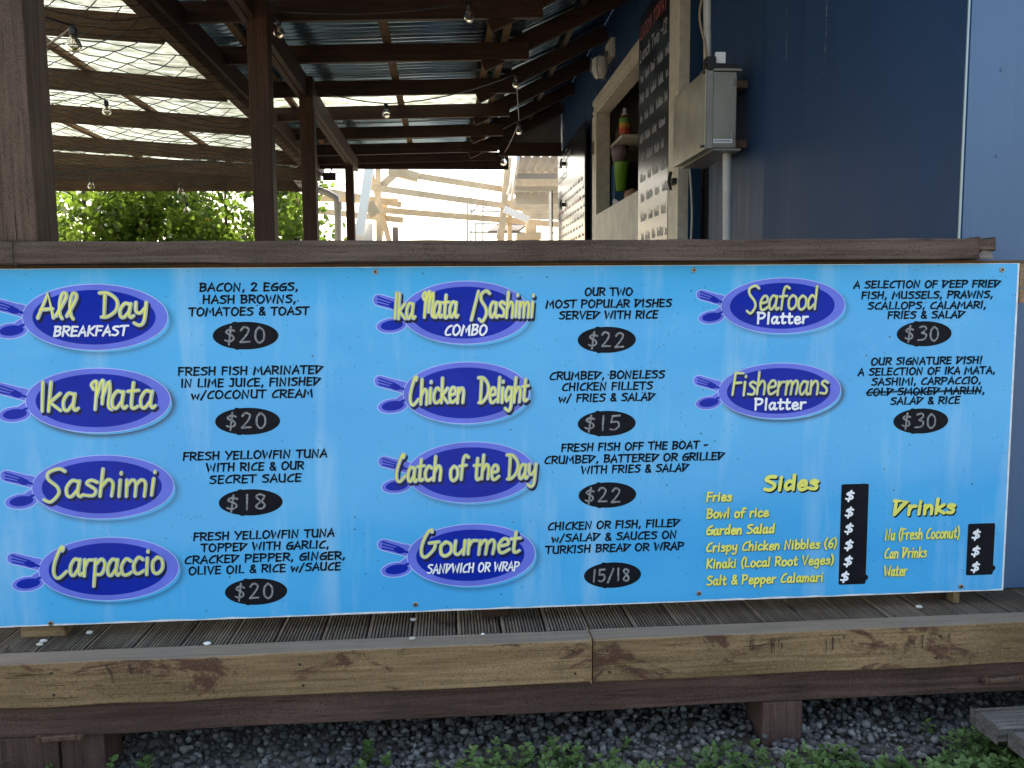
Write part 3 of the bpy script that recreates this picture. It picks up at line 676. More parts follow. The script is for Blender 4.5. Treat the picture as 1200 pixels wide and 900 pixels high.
S, MM, CC, DD, GG, LL = '\x03', '\x02', '\x04', '\x05', '\x06', '\x01'
BADGES = [
 (112.2,371.8,84.9,38.2, ('A'+LL+LL+'  '+DD+'ay',43,175,373,28,3.0), ('BREAKFAST',62.9,153.3,393.8,11.2,2.5), 'breakfast name on a blue oval plate with fork and spoon, top left',.5),
 (115.5,469.3,84.5,37.3, ('Ika '+MM+'ata',48,185,481,34,3.0), None, 'marinated fish dish name on a blue oval, second down at the left',.9),
 (121.3,570.7,82.8,36.8, (S+'ashimi',50,186,583,32,3.0), None, 'raw fish dish name on a blue oval, third down at the left',.55),
 (128.3,666.6,81.7,36.5, (CC+'arpaccio',62,194,676,32,3.0), None, 'thin sliced fish dish name on a blue oval, bottom left',.6),
 (546.4,366.4,74.2,36.4, ('Ika '+MM+'ata  /'+S+'ashimi',461,627,373,30,2.9), ('COMBO',521,571.6,393,12,2.5), 'combination dish name on a blue oval, top of the middle column',.5),
 (546.9,460.4,73.6,35.7, (CC+'hicken  '+DD+'elight',479,621,473,29,3.0), None, 'chicken dish name on a blue oval, second in the middle column',.5),
 (552.3,553.6,74.4,35.3, (CC+'atch of the '+DD+'ay',463,630,564,28,3.0), None, 'daily catch name on a blue oval, third in the middle column',.5),
 (552.7,650.5,74.6,36.0, (GG+'ourmet',492,612,651,27,3.0), ('SANDWICH OR WRAP',500,609.2,671.5,10.4,2.0), 'sandwich dish name on a blue oval, bottom of the middle column',.5),
 (917.8,358.4,72.2,32.2, (S+'eafood',873,958,363,27,2.5), ('Platter',885.6,947,379.3,12.8,3.2), 'seafood dish name on a blue oval, top of the right column',.4),
 (913.6,458.0,71.3,32.0, ('Fishermans',856,971,463,26,2.5), ('Platter',882.7,944.4,480,12.8,3.2), 'fishing dish name on a blue oval, lower in the right column',.9)]
for b in BADGES: badge(*b)
TEXTS = [
 ('BACON, 2 EGGS,',233.3,349.3,341,9.3),('HASH BROWNS,',237.3,346.7,355.3,9.3),('TOMATOES & TOAST',221,364,369.5,9.3),0,
 ('FRESH FISH MARINATED',208.4,379.6,438.8,9.3),('IN LIME JUICE, FINISHED',212.2,377,452.7,9.3),('w/COCONUT CREAM',224,367,466.5,9.3),0,
 ('FRESH YELLOWFIN TUNA',214,383.9,537.5,9.2),('WITH RICE & OUR',241.5,357,551.2,9.2),('SECRET SAUCE',245,354.7,565.4,9.2),0,
 ('FRESH YELLOWFIN TUNA',226.1,392.5,631,9.0),('TOPPED WITH GARLIC,',235,385.5,644.3,9.0),('CRACKED PEPPER, GINGER,',216.3,404.6,657.8,9.0),('OLIVE OIL & RICE w/SAUCE',221,400.7,670.5,9.0),0,
 ('OUR TWO',685,741.8,346.3,8.9),('MOST POPULAR DISHES',638.9,787.8,360.2,8.9),('SERVED WITH RICE',654.4,772.2,373.5,8.9),0,
 ('CRUMBED, BONELESS',643.8,779.6,444,8.9),('CHICKEN FILLETS',658.4,765.6,457,8.9),('w/ FRIES & SALAD',654.4,768.4,470.2,8.9),0,
 ('FRESH FISH OFF THE BOAT -',657.3,830,527.2,8.8),('CRUMBED, BATTERED OR GRILLED',637.8,849.6,541,8.8),('WITH FRIES & SALAD',680.7,807.8,553.6,8.8),0,
 ('CHICKEN OR FISH, FILLED',641.8,797.3,619,8.7),('w/SALAD & SAUCES ON',646,793,632.8,8.7),('TURKISH BREAD OR WRAP',638.4,801.8,646.2,8.7),0,
 ('A SELECTION OF DEEP FRIED',999.3,1172.7,337.1,8.2),('FISH, MUSSELS, PRAWNS,',1008.9,1162.9,349.7,8.2),('SCALLOPS, CALAMARI,',1016,1154.9,361.9,8.2),('FRIES & SALAD',1039.6,1131,373,8.2),0,
 ('OUR SIGNATURE DISH!',1020.4,1150.7,426.9,8.2),('A SELECTION OF IKA MATA,',1004.4,1165.6,438.8,8.2),('SASHIMI, CARPACCIO,',1020.4,1148.9,450.6,8.2),('COLD SMOKED MARLIN,',1015,1153.3,462.4,8.2),('SALAD & RICE',1042.7,1125.6,473.4,8.2),0]
TL = ['breakfast ingredients in black capitals','marinated fish description in black capitals','short tuna and rice description in black capitals','four line tuna and garlic description in black capitals','combination dish description in black capitals','crumbed chicken description in black capitals','boat fish description in black capitals','filled sandwich description in black capitals','fried seafood description in black capitals','signature dish description with one line struck through']
mb = MB(); k = 0
for t in TEXTS:
    if t == 0:
        tag(mb.build('dish_description', M_INK, sign), TL[k]); mb = MB(); k += 1; continue
    tx, x0, x1, by, cap = t; a = P(x0, by); b = P(x1, by); ch = (P(x0, by-cap)-a).length; zc = (a.z+b.z)/2; a.z = b.z = zc
    write(mb, tx, a, b, ch, .0061, .0014, jitter=.022, slant=.05, taper=.78)
    if tx.startswith('COLD'):
        for dz in (.35, .5): ribbon(mb, [(0, ch*dz), ((b.x-a.x)*.3, ch*(dz+.12)), ((b.x-a.x)*.34, ch*(dz-.1)), ((b.x-a.x)*.7, ch*(dz+.05)), ((b.x-a.x)*.97, ch*dz)], .0024, a, (1,0,0), (0,0,1), .0026+dz*1e-3)
OV = [(288,393.3,38.4,16.2,'$20',.02),(290.4,493.6,38,15.8,'$20',.0),(294,588.6,37.3,15.4,'$18',-.1),(300.3,693.2,36.4,15.4,'$20',-.02),
      (711.1,398.2,34,15.3,'$22',.02),(711,496.2,33.8,14.8,'$15',-.1),(711.8,580,33.6,14.9,'$22',-.12),(717.8,673.8,33.3,14.9,'15/18',0),(1082.9,391.1,32,14.7,'$30',-.05),(1078.9,493.3,32,14.7,'$30',-.03)]
WHO = ['breakfast','marinated fish','first tuna dish','second tuna dish','combination dish','chicken dish','daily catch','sandwich','fried seafood platter','signature platter']
rd = random.Random(3)
for (cx, cy, rx, ry, tx, dx), who in zip(OV, WHO):
    c = P(cx, cy); RX = (P(cx+rx, cy)-c).length; RZ = (P(cx, cy-ry)-c).length
    mo = MB(); V = ell(c, RX, RZ, y=Y0-.0006); mo.add(V, [tuple(range(len(V)))])
    # smudges where the oval was repainted
    for q in ((-.32, 1.0), (-.28, -1.0)):
        ribbon(mo, [(c.x+RX*q[0]-.004, c.z+RZ*q[1]*.93), (c.x+RX*q[0]+.004, c.z+RZ*q[1]*.95)], .006, (0,0,0), (1,0,0), (0,0,1), .0012)
    oo = tag(mo.build('price_oval', M_CHALKBG, sign), 'black oval with the %s price' % who)
    ml = MB(); wd = RX*(1.26 if tx != '15/18' else 1.3); hh = RZ*(1.12 if tx != '15/18' else .95)
    a = Vector((c.x-wd/2+dx*RX-.05*RX, 0, c.z-hh*.5)); b = Vector((a.x+wd, 0, a.z+.0005))
    write(ml, tx, a, b, hh, .0064, .0022, jitter=.05, slant=.04, taper=.8, track=1.8)
    ml.build('lettering', M_CHALK, oo)
# sides and drinks
def yellow_list(name, rows, label, thick, shd):
    mo = MB()
    for (tx, x0, x1, by, cap, th) in rows:
        a = P(x0, by); b = P(x1, by); b.z = a.z; ch = (P(x0, by-cap)-a).length
        mo.cur = 0; _src_write(mo, tx, a, b, ch, th*1.1, .0012, (shd*th, -shd*th), jitter=.02, slant=.05, ref=th)
        mo.cur = 1; _src_write(mo, tx, a, b, ch, th, .0040, (0, 0), jitter=.02, slant=.05, ref=th)
    tag(mo.build(name, [M_INK, M_YEL], sign), label)
yellow_list('sides_heading', [('Sides',893.4,959.4,574.6,17,.0125)], 'bold yellow heading with a black shadow above the six side dishes', 0, .42)
yellow_list('sides_list', [('Fries',826.9,858,587.3,10.6,.0072),('Bowl of rice',826.9,901.1,606.9,10.6,.0072),('Garden Salad',826.9,907.7,626.5,10.6,.0072),
   ('Crispy Chicken Nibbles (6)',826.9,980.1,646.3,10.6,.0067),('Kinaki (Local Root Veges)',826.9,976.5,665.6,10.6,.0067),('Salt & Pepper Calamari',826.9,964,685.4,10.6,.0067)], 'six yellow lines of side dishes', 0, .35)
yellow_list('drinks_heading', [('Drinks',1044.7,1119.3,603,16.5,.0125)], 'bold yellow heading with a black shadow above the drinks', 0, .42)
yellow_list('drinks_list', [('Nu (Fresh Coconut)',1036,1123.8,632.6,12.5,.0060),('Can Drinks',1035.4,1085.5,654,12,.0060),('Water',1034.9,1062.8,675,12,.0060)], 'three yellow lines of drinks', 0, .35)
def strip(name, quad, marks, label):
    mo = MB(); q = [P(*p) for p in quad]; r = .006; cs = []
    xs0, xs1, z1, z0 = q[0].x, q[1].x, q[0].z, q[2].z
    for (cx, cz, a0) in ((xs1-r, z1-r, 0), (xs0+r, z1-r, 90), (xs0+r, z0+r, 180), (xs1-r, z0+r, 270)):
        for k_ in range(5): t = math.radians(a0+k_*22.5); cs.append(Vector((cx+r*math.cos(t), Y0-.0006, cz+r*math.sin(t))))
    mo.add(cs, [tuple(range(len(cs)))]); ribbon(mo, [(xs1-.004, z0+.02), (xs1-.001, z0+.022)], .02, (0,0,0), (1,0,0), (0,0,1), .0011)
    so = tag(mo.build(name, M_CHALKBG, sign), label); ml = MB()
    for (px, py) in marks:
        c = P(px, py); h = .030; a = Vector((c.x-.0165, 0, c.z-h/2)); b = Vector((c.x+.0165, 0, c.z-h/2)); write(ml, '$', a, b, h, .0072, .0020, jitter=.02, slant=.05)
    ml.build('lettering', M_PWHITE, so)
strip('price_strip', [(986,567.5),(1018,567),(1015.3,684),(984,685)], [(995.5,581),(995,600.5),(994.5,619.5),(994.3,638.7),(993.5,657.6),(989.5,676)], 'tall black strip with six white dollar signs')
strip('price_strip', [(1134.4,613.8),(1166,613.2),(1164.3,673),(1132.6,674)], [(1143.5,626.5),(1143,646),(1142.5,664.5)], 'short black strip with three white dollar signs')
sm = None
for (px, py) in ((440,318.5),(813,316.5),(1174,316),(60,730),(487,708),(819,695),(1126,687)):
    c = P(px, py); o = bpy.data.objects.new('screw', sm) if sm else None
    if o is None:
        mo = MB(); mo.cur = 0; mo.tube([(0,-.0002,0),(0,-.0022,0),(0,-.0032,0)], [.0085,.0085,.0065], 14); mo.cur = 1; mo.tube([(0,-.003,0),(0,-.0042,0)], .0042, 10)
        o = mo.build('screw', [M_STEEL, M_BLACK]); sm = o.data
    else: COL.objects.link(o)
    o.location = (c.x, Y0, c.z); adopt(o, sign)

# ------------------------------------------------------------------ front post on the rail
def zrel(z): return CAMZ+z
pc = P(43, 277, .0)
tag(MB().box(pc.x-.15, pc.x, .0, .145, ZRT+.001, 4.1).build('corner_post', W_POST('z'), None, bevel=.004), 'thick brown post standing on the rail at the left edge', 'post')

# ------------------------------------------------------------------ kiosk (blue building)
WX = 1.73; YC = .125
def wy(px): return PX(px, 300, WX).y
def wz(px, py): return PX(px, py, WX).z
kiosk = empty('food_kiosk', (WX, YC, 0), 'blue painted food kiosk with a serving hatch at the right of the deck', 'building')
HY0, HY1 = wy(757), wy(703)                      # hatch opening along Y
HZ0, HZ1 = zrel(.93), zrel(2.06)
GY0, GY1 = wy(830), wy(806)                      # dark recessed strip
YE = wy(655); ZW = 5.2; TH = .09
MB().box(WX, WX+TH, YC+.002, GY0, DECK-.02, ZW).build('side_wall', M_SIDE, kiosk)
MB().box(WX+.12, WX+.12+TH, GY0-.05, GY1+.05, DECK-.02, ZW).build('side_wall', M_GAP, kiosk)
MB().box(WX, WX+TH, GY1, HY0, DECK-.02, ZW).build('side_wall', M_SIDE, kiosk)
MB().box(WX, WX+TH, HY0+.001, HY1-.001, DECK-.02, HZ0-.001).build('side_wall', M_SIDE, kiosk)
MB().box(WX, WX+TH, HY0+.001, HY1-.001, HZ1+.001, ZW).build('side_wall', M_SIDE, kiosk)
MB().box(WX, WX+TH, HY1, YE, DECK-.02, ZW).build('side_wall', M_SIDE, kiosk)
MB().box(WX+.012, 8, YC, YC+.1, DECK+.004, ZW).build('front_wall', M_WALL, kiosk)
MB().box(WX+TH, 8, YE-.1, YE, DECK-.02, ZW).build('rear_wall', M_SIDE, kiosk)
MB().box(7.9, 8, YC+.1, YE-.1, DECK-.02, ZW).build('far_wall', M_SIDE, kiosk)
MB().box(WX-.0, 8.05, YC-.05, YE+.05, ZW+.002, ZW+.08).build('roof', M_GALV, kiosk)
MB().box(WX+TH, 7.9, YC+.1, YE-.1, DECK-.02, DECK+.0).build('floor', M_ROOM, kiosk)
MB().box(WX-.003, WX+.003, YC-.004, YC+.0015, DECK, ZW).build('corner_bead', M_ALU, kiosk)
# interior partition so the hatch is not an open hall
MB().box(WX+1.6, WX+1.65, HY0-1, HY1+1.5, DECK, ZW).build('inner_wall', M_ROOM, kiosk)
MB().box(WX+TH+.01, WX+1.59, HY1+.35, HY1+.4, DECK, ZW).build('inner_wall', M_ROOM, kiosk)
MB().box(WX+TH+.01, WX+1.59, HY0-.9, HY1+.34, HZ1+.35, HZ1+.4).build('ceiling', M_ROOM, kiosk)
# hatch frame
hf = MB().box(WX-.045, WX+TH+.02, HY0-.10, HY1+.14, HZ1, HZ1+.14).build('hatch_frame', M_CREAM, kiosk, bevel=.004); tag(hf, 'cream moulded frame of the serving hatch')
MB().box(WX-.06, WX-.0455, HY0-.10, HY1+.14, HZ1+.10, HZ1+.15).build('moulding', M_CREAM, hf)
MB().box(WX-.058, WX-.0455, HY0-.10, HY1+.14, HZ1+.01, HZ1+.04).build('moulding', M_CREAM, hf)
MB().box(WX-.045, WX+TH+.02, HY1-.004, HY1+.14, HZ0-1.2, HZ1-.001).build('jamb', M_CREAM, hf, bevel=.004)
MB().box(WX-.045, WX+TH+.02, HY1+.142, HY1+.24, HZ0-1.2, HZ1-.001).build('jamb', M_CREAM, hf, bevel=.004)
MB().box(WX-.045, WX+TH+.02, HY0-.06, HY0+.0, HZ0-1.2, HZ1-.001).build('jamb', M_CREAM, hf)
MB().box(WX-.05, WX-.003, HY0+.002, HY1-.002, HZ0-1.2, HZ0+.0).build('counter_front', M_STEELP, kiosk)
MB().box(WX-.05, WX+.5, HY0+.002, HY1-.002, HZ0+.001, HZ0+.02).build('counter_top', M_STEELP, kiosk)
# hinge
for z in (HZ1-.42,): MB().box(WX-.052, WX-.046, HY1+.11, HY1+.2, z, z+.14).build('hinge', M_RUST, hf)

# chalkboard shutters with handwriting that cannot be read except the headings
def scrawl(mb, y0, y1, z, h, x, rd, thick):
    """illegible chalk handwriting on the plane X=x, running towards the viewer"""
    y = y1; 
    while y > y0:
        wl = rd.uniform(.08, .22); pts = []; n = int(wl/.018)+2
        for k in range(n*3):
            pts.append((k*wl/(n*3)+.006*math.sin(k*2.7), h*(.45+.45*math.sin(k*1.25+rd.random()*1.4))*(rd.uniform(.4,1.3) if k % 5 else 1.7)))
        ribbon(mb, pts, thick, (x, y, z), (0,-1,0), (0,0,1), .0008+rd.random()*.0005, .9)
        y -= wl + rd.uniform(.04,.08)
def shutter(px0, px1, label, head, n, seed, z1=2.2, name='chalkboard_shutter'):
    ya, yb = wy(px1), wy(px0)                   # ya nearer
    o = MB().box(WX-.075, WX-.05, ya, yb, zrel(-.1), zrel(z1)).build(name, M_SLATE, kiosk); tag(o, label)
    rd = random.Random(seed); x = WX-.0755; m1 = MB(); m2 = MB(); m3 = MB(); z = zrel(z1)-.2; hh = (.10 if px1 > 750 else .13)
    for k, (tx, red) in enumerate(head):
        m = m2 if red else m1; wd = yb-ya
        write(m, tx, (x, yb-.05, z), (x, yb-.05-min(wd-.1, .1*len(tx)), z), hh, .013, .0008, slant=.1, jitter=.05); z -= hh*1.75
    dz = (z-zrel(.0))/n
    for k in range(n):
        scrawl(m3 if (px1 < 750 and k % 4 == 2) else m1, ya+.06, yb-.04-rd.uniform(0,.15), z, dz*.34, x, rd, .0065); z -= dz
    m1.build('chalk_writing', M_CHW, o)
    if m2.v: m2.build('chalk_writing', M_CHR, o)
    if m3.v: m3.build('chalk_writing', M_CHR, o)
    return o
sh1 = shutter(757.5, 793, 'near chalkboard shutter with red and white handwriting', [('CATCH TODAY', 1), ('Lunch Two -12', 0)], 11, 4, 2.35)
sh2 = shutter(660, 692.5, 'far chalkboard shutter with faint handwriting', [('Captain Tuna', 0), ('Carpaccio', 0)], 13, 8, 2.1)
MB().box(WX-.078, WX-.001, wy(806), wy(794)-.002, zrel(-.3), ZW-.3).build('door_frame', M_CREAM, kiosk, bevel=.003)
tag(MB().box(WX-.16, WX-.14, wy(659), wy(655.5), zrel(-.2), zrel(1.62)).build('leaning_panel', M_WALL, kiosk), 'narrow blue panel at the far end')
def latch(px, py, parent):
    p = PX(px, py, WX-.078); m = MB(); m.tube([p+Vector((-.03,0,-.06)), p+Vector((-.045,0,0)), p+Vector((-.03,0,.07))], .012, 6); m.box(p.x-.03, p.x, p.y-.05, p.y+.05, p.z-.02, p.z+.02)
    m.build('latch', M_BLACK, parent)
latch(791, 213, sh1); latch(660.5, 240, sh2); latch(660.5, 192, sh2)
# scratches in the paint
mo = MB(); rd = random.Random(2)
def scratch(pts, wd):
    q = [PX(a, b, WX) for a, b in pts]; n = 16
    for i in range(len(q)-1):
        for k in range(n):
            if rd.random() < .25: continue
            a = q[i].lerp(q[i+1], k/n); b = q[i].lerp(q[i+1], (k+rd.uniform(.5,1))/n); a.y += rd.uniform(-.004,.004)
            w2 = wd*rd.uniform(.4,1.2); a.x = b.x = WX-.0006
            mo.add([a, a+Vector((0,w2,0)), b+Vector((0,w2,0)), b], [(0,1,2,3)])
for pts_, w_ in (([(922.5,3),(922,70)], .005), ([(969.5,0),(968.5,40),(966,86)], .007), ([(932,122),(945,108),(956,101)], .006)):
    mo = MB(); scratch(pts_, w_); mo.build('paint_scratch', M_STEELP, kiosk)
mo = MB()
for (px, py) in ((1174, 81), (1168.5, 182.5)):
    c = P(px, py, YC); mo.tube([c+Vector((0,.0001,0)), c+Vector((0,-.0025,0))], .0065, 12)
mo.build('nail_head', M_WALL, kiosk)

# meter box on the side wall
bxl = 1.45; yn = PX(825, 170, bxl).y; yf = PX(789, 180, bxl).y; zb0 = P(845, 173, yn).z; zb1 = P(845, 84, yn).z; xr_ = P(863, 130, yn).x
mbx = empty('meter_box', (1.6, yn, zb0), 'grey metal electrical box mounted high on the blue wall', 'electrical box')
o = MB().box(bxl+.05, xr_, yn, yf, zb0, zb1).build('case', M_BOX, mbx, bevel=.004)
MB().box(bxl+.012, bxl+.049, yn-.006, yf+.005, zb0-.006, zb1+.006).build('lid_rim', M_BOX, mbx, bevel=.004)
MB().box(bxl, bxl+.011, yn-.010, yf+.008, zb0-.010, zb1+.010).build('lid', M_BOXD, mbx, bevel=.003)
for zz in (zb0-.016, zb1+.005):
    MB().box(bxl+.051, xr_+.025, yn-.006, yf, zz, zz+.011).build('flange', M_BOX, mbx)
for zz in (zb0+.02, zb1-.06): MB().box(xr_+.001, WX-.001, yn+.1, yf-.1, zz, zz+.04).build('wall_bracket', M_RUST, mbx)
lb = P(836, 167.5, yn); lb2 = P(858, 163, yn)
st_ = MB().box(lb.x, lb2.x, yn-.002, yn-.0005, lb.z, lb2.z).build('sticker', M_PWHITE, mbx)
tx = MB(); 
for k in range(9):
    w0 = (lb2.x-lb.x)/10; tx.box(lb.x+w0*(k+.6), lb.x+w0*(k+.6)+w0*.55, yn-.0026, yn-.0021, lb.z+.007, lb2.z-.006)
tx.build('small_print', M_INK, st_)
for zz in (zb0, zb1-.012): MB().tube([(bxl-.012, yn-.004, zz), (bxl-.012, yn-.004, zz+.012)], .013, 8).build('hinge_knuckle', M_BLACK, mbx)
for zz in (zb0+.05, zb1-.07):
    MB().box(xr_-.03, xr_-.012, yn-.007, yn-.0012, zz, zz+.03).build('latch_clip', M_STEEL, mbx, bevel=.002)
# breaker gear on top
mo = MB(); c = P(846, 80, yn+.08); mo.box(c.x-.09, c.x+.07, yn+.02, yn+.2, zb1+.018, zb1+.05); mo.tube([c+Vector((-.03,0,.0)), c+Vector((-.03,0,.07)), c+Vector((.02,0,.065))], .014, 8); mo.box(c.x-.1,c.x-.05,yn+.03,yn+.1,zb1+.05,zb1+.09)
tag(mo.build('cable_gland', M_BLACK, mbx), 'black cable clamps on top of the box')
MB().box(c.x-.045, c.x+.01, c.y-.03, c.y-.012, c.z+.02, c.z+.08).build('switch_lever', M_PWHITE, mbx)
def conduit(px0, py0, px1, py1, depth, r, label, ribs=True):
    a = P(px0, py0, depth); b = P(px1, py1, depth); L_ = (b-a).length; n = int(L_/.014); pts = []; R = []
    for k in range(n*2+1):
        pts.append(a.lerp(b, k/(n*2))); R.append(r*(1.0 if k % 2 else .86) if ribs else r)
    tag(MB().tube(pts, R, 14).build('conduit', M_COND, None, smooth=True), label, 'pipe')
zc = P(852, 177, yn+.1); conduit(852, 178, 852, 330, yn+.1, .026, 'ribbed grey conduit running down from the electrical box')
conduit(828.5, -60, 829, 82, yn+.14, .022, 'smooth grey pipe rising from the electrical box', False)
a = P(823, -50, yn+.12); b = P(824, 80, yn+.12)
tag(MB().tube([a.lerp(b, t)+Vector((.018*math.sin(t*9), 0, 0)) for t in [i/20 for i in range(21)]], .007, 6).build('cable', plain('tan_cable', (.28,.2,.13), .6), None, True), 'tan cable hanging beside the pipe above the electrical box', 'cable')
a = P(806, 200, wy(803)); 
tag(MB().tube([P(808+3*math.sin(t*4), 195+t*140, wy(806)-.1) for t in [i/16 for i in range(17)]], .008, 6).build('cable', M_COND, None, True), 'thin pale cable hanging beside the near chalkboard', 'cable')

# wall light
c = PX(718, 68, WX); wl_ = empty('bulkhead_light', c, 'small caged outdoor lamp on the blue wall above the hatch', 'lamp')
MB().box(WX-.05, WX-.001, c.y-.16, c.y+.16, c.z-.02, c.z+.16).build('housing', M_CREAM, wl_, bevel=.01)
def lathe(prof, c, n=16, ax='z'):
    V = []; F = []
    for (r, z) in prof:
        for k in range(n): t = 2*math.pi*k/n; V.append((c[0]+r*math.cos(t), c[1]+r*math.sin(t), c[2]+z))
    for i in range(len(prof)-1):
        for k in range(n): k2 = (k+1)%n; F.append((i*n+k, i*n+k2, (i+1)*n+k2, (i+1)*n+k))
    return V, F
V, F = lathe([(.001,-.20),(.06,-.19),(.085,-.12),(.08,-.02),(.06,0)], (WX-.13, c.y, c.z)); build_np('lens', V, F, plain('frosted_lens', (.6,.6,.55), .3), wl_, True)
mo = MB()
for k in range(6):
    t = math.pi*k/3; mo.tube([(WX-.13+.09*math.cos(t), c.y+.09*math.sin(t), c.z), (WX-.13+.098*math.cos(t), c.y+.098*math.sin(t), c.z-.12), (WX-.13+.04*math.cos(t), c.y+.04*math.sin(t), c.z-.215)], .005, 5)
mo.tube([(WX-.13, c.y, c.z), (WX-.05, c.y, c.z+.05)], .03, 8)
mo.build('cage', M_STEEL, wl_)

# things in the hatch
def at_in(px, py, dx): return PX(px, py, WX+dx)
sf = at_in(726, 174, .25); 
shelf = MB().box(WX+.11, WX+.42, HY1-.65, HY1+.34, sf.z-.03, sf.z).build('shelf', M_CREAM, kiosk)
c = at_in(732, 172, .25); t = empty('bottle', (c.x, c.y, sf.z), 'bottle with a green, orange and red label on the shelf in the hatch', 'bottle')
V, F = lathe([(.0,0),(.055,.0),(.06,.02),(.06,.26),(.05,.30)], (c.x, c.y, sf.z)); build_np('glass', V, F, plain('bottle_brown', (.10,.05,.03), .2), t, True)
for z0, z1_, col in ((.10,.17,(.55,.07,.03)), (.17,.22,(.6,.32,.05)), (.22,.27,(.12,.3,.05)), (.03,.08,(.5,.46,.3))):
    V, F = lathe([(.0612,z0),(.0612,z1_)], (c.x, c.y, sf.z)); build_np('label_band', V, F, plain('label_band', col, .5), t, True)
V, F = lathe([(.05,.30),(.022,.33),(.022,.38),(.0,.38)], (c.x, c.y, sf.z)); build_np('cap', V, F, M_PWHITE, t, True)
for k, (px, h) in enumerate(((719, .16), (724, .22))):
    c = at_in(px, 172, .22); V, F = lathe([(0,0),(.03,0),(.032,h*.8),(.012,h*.9),(.012,h),(0,h)], (c.x, c.y, sf.z))
    tag(build_np('jar', V, F, plain('jar_tan', (.22,.17,.10), .3), None, True), ['short tan jar at the left end of the hatch shelf', 'taller tan jar beside the labelled bottle'][k], 'jar')
c = at_in(728, 224, .2); V, F = lathe([(0,0),(.055,0),(.085,.30),(.088,.31),(.078,.305),(.05,.02)], (c.x, c.y, c.z), 20)
gc = build_np('green_cup', V, F, plain('lime_plastic', (.16,.34,.03), .4), None, True); tag(gc, 'bright lime green plastic cup standing in the serving hatch', 'cup')
V, F = lathe([(0,0),(.07,0),(.09,.1),(.09,.16),(.0,.17)], (c.x-.02, c.y+.02, c.z+.315), 16); tag(build_np('stacked_bowl', V, F, plain('mauve_bowl', (.22,.16,.2), .5), None, True), 'dull mauve bowl on top of the lime green cup', 'bowl')
hz = HZ0+.021
t = empty('coffee_machine', (WX+.3, HY0+1.2, hz), 'black machine with a pale round badge behind the lime green cup', 'machine')
yy = at_in(737, 230, .45).y; MB().box(WX+.36, WX+.8, yy-.35, yy+.3, hz, hz+.62).build('body', M_BLACK, t, bevel=.02)
MB().box(WX+.30, WX+.36, yy-.3, yy+.25, hz+.42, hz+.6).build('hood', M_BLACK, t, bevel=.01)
V, F = lathe([(0,0),(.07,0),(.07,.05),(0,.05)], (0,0,0), 20); V = [(WX+.30-.001-z, yy-.05+x, hz+.50+y) for x, y, z in V]; build_np('badge', V, F, M_PWHITE, t)
MB().box(WX+.13, WX+.25, yy-.7, yy-.45, hz, hz+.55).build('blue_side', plain('blue_case', (.03,.09,.2), .4), t, bevel=.01)
c = at_in(741, 228, .15); V, F = lathe([(0,0),(.06,0),(.085,.07),(.075,.14),(.0,.17)], (c.x, c.y, hz), 16); tag(build_np('bread_roll', V, F, plain('crust', (.35,.2,.14), .6), None, True), 'pinkish brown round tub on the hatch counter', 'tub')
c = at_in(721, 245, .05); o = MB().box(-.07, .07, -.03, .03, 0, .02).build('card_reader', M_PWHITE, None, bevel=.004); o.location = (c.x, c.y, hz+.05); o.rotation_euler = (.5, .4, 1.4); tag(o, 'small white card reader propped on the hatch counter', 'card reader')

# ------------------------------------------------------------------ terrace shelter (main roof)
ROOFZ = zrel(2.10); BX = .655
def dY(D): return D-2.6
sh = empty('terrace_shelter', (0, dY(6), DECK), 'dark brown timber shelter with corrugated metal roof beyond the rail', 'shelter')
XP = -1.25
for (D, px0, px1, pxs) in ((5.95, 297, 321, 325), (8.1, 354.5, 371, 374), (12.05, 405.5, 415, 417.5)):
    y = dY(D); x0 = P(px0, 250, y).x; x1 = P(px1, 250, y).x
    MB().box(x0, x1, y, y+.14, DECK, ROOFZ+(.10 if D < 7 else .0)).build('post', W_DARK('z'), sh, bevel=.006)
MB().box(XP-.045, XP+.0, dY(3.0), dY(12.6), ROOFZ-.19, ROOFZ-.002).build('long_beam', W_DARK('y'), sh, bevel=.004)
MB().box(XP-.105, XP-.055, dY(3.0), dY(12.6), ROOFZ-.185, ROOFZ-.004).build('long_beam', W_DARK('y'), sh, bevel=.004)
SL = .03
def zroof(x): return ROOFZ + SL*(x-XP) if x < BX else ROOFZ + SL*(BX-XP) + (x-BX)*.50
RD = [3.4, 4.5, 5.55, 6.6, 7.7, 8.9, 10.0, 11.15, 12.3, 13.05]
for i, D in enumerate(RD):
    y = dY(D); h = .15 if i < 9 else .11
    x0 = -2.2; m = MB(); m.bar((x0, y, zroof(x0)+h/2), (BX+.12, y, zroof(BX)+h/2+.002), .048, h); m.build('rafter', W_DARK('x'), sh, bevel=.003)
    if i < 9:
        yo = y+.052
        m = MB(); m.bar((BX-.30, yo, zroof(BX)+h/2-.02-.08), (WX-.003, yo, zroof(WX)+h/2+.03), .048, h); m.build('sloping_rafter', W_DARK('x'), sh, bevel=.003)
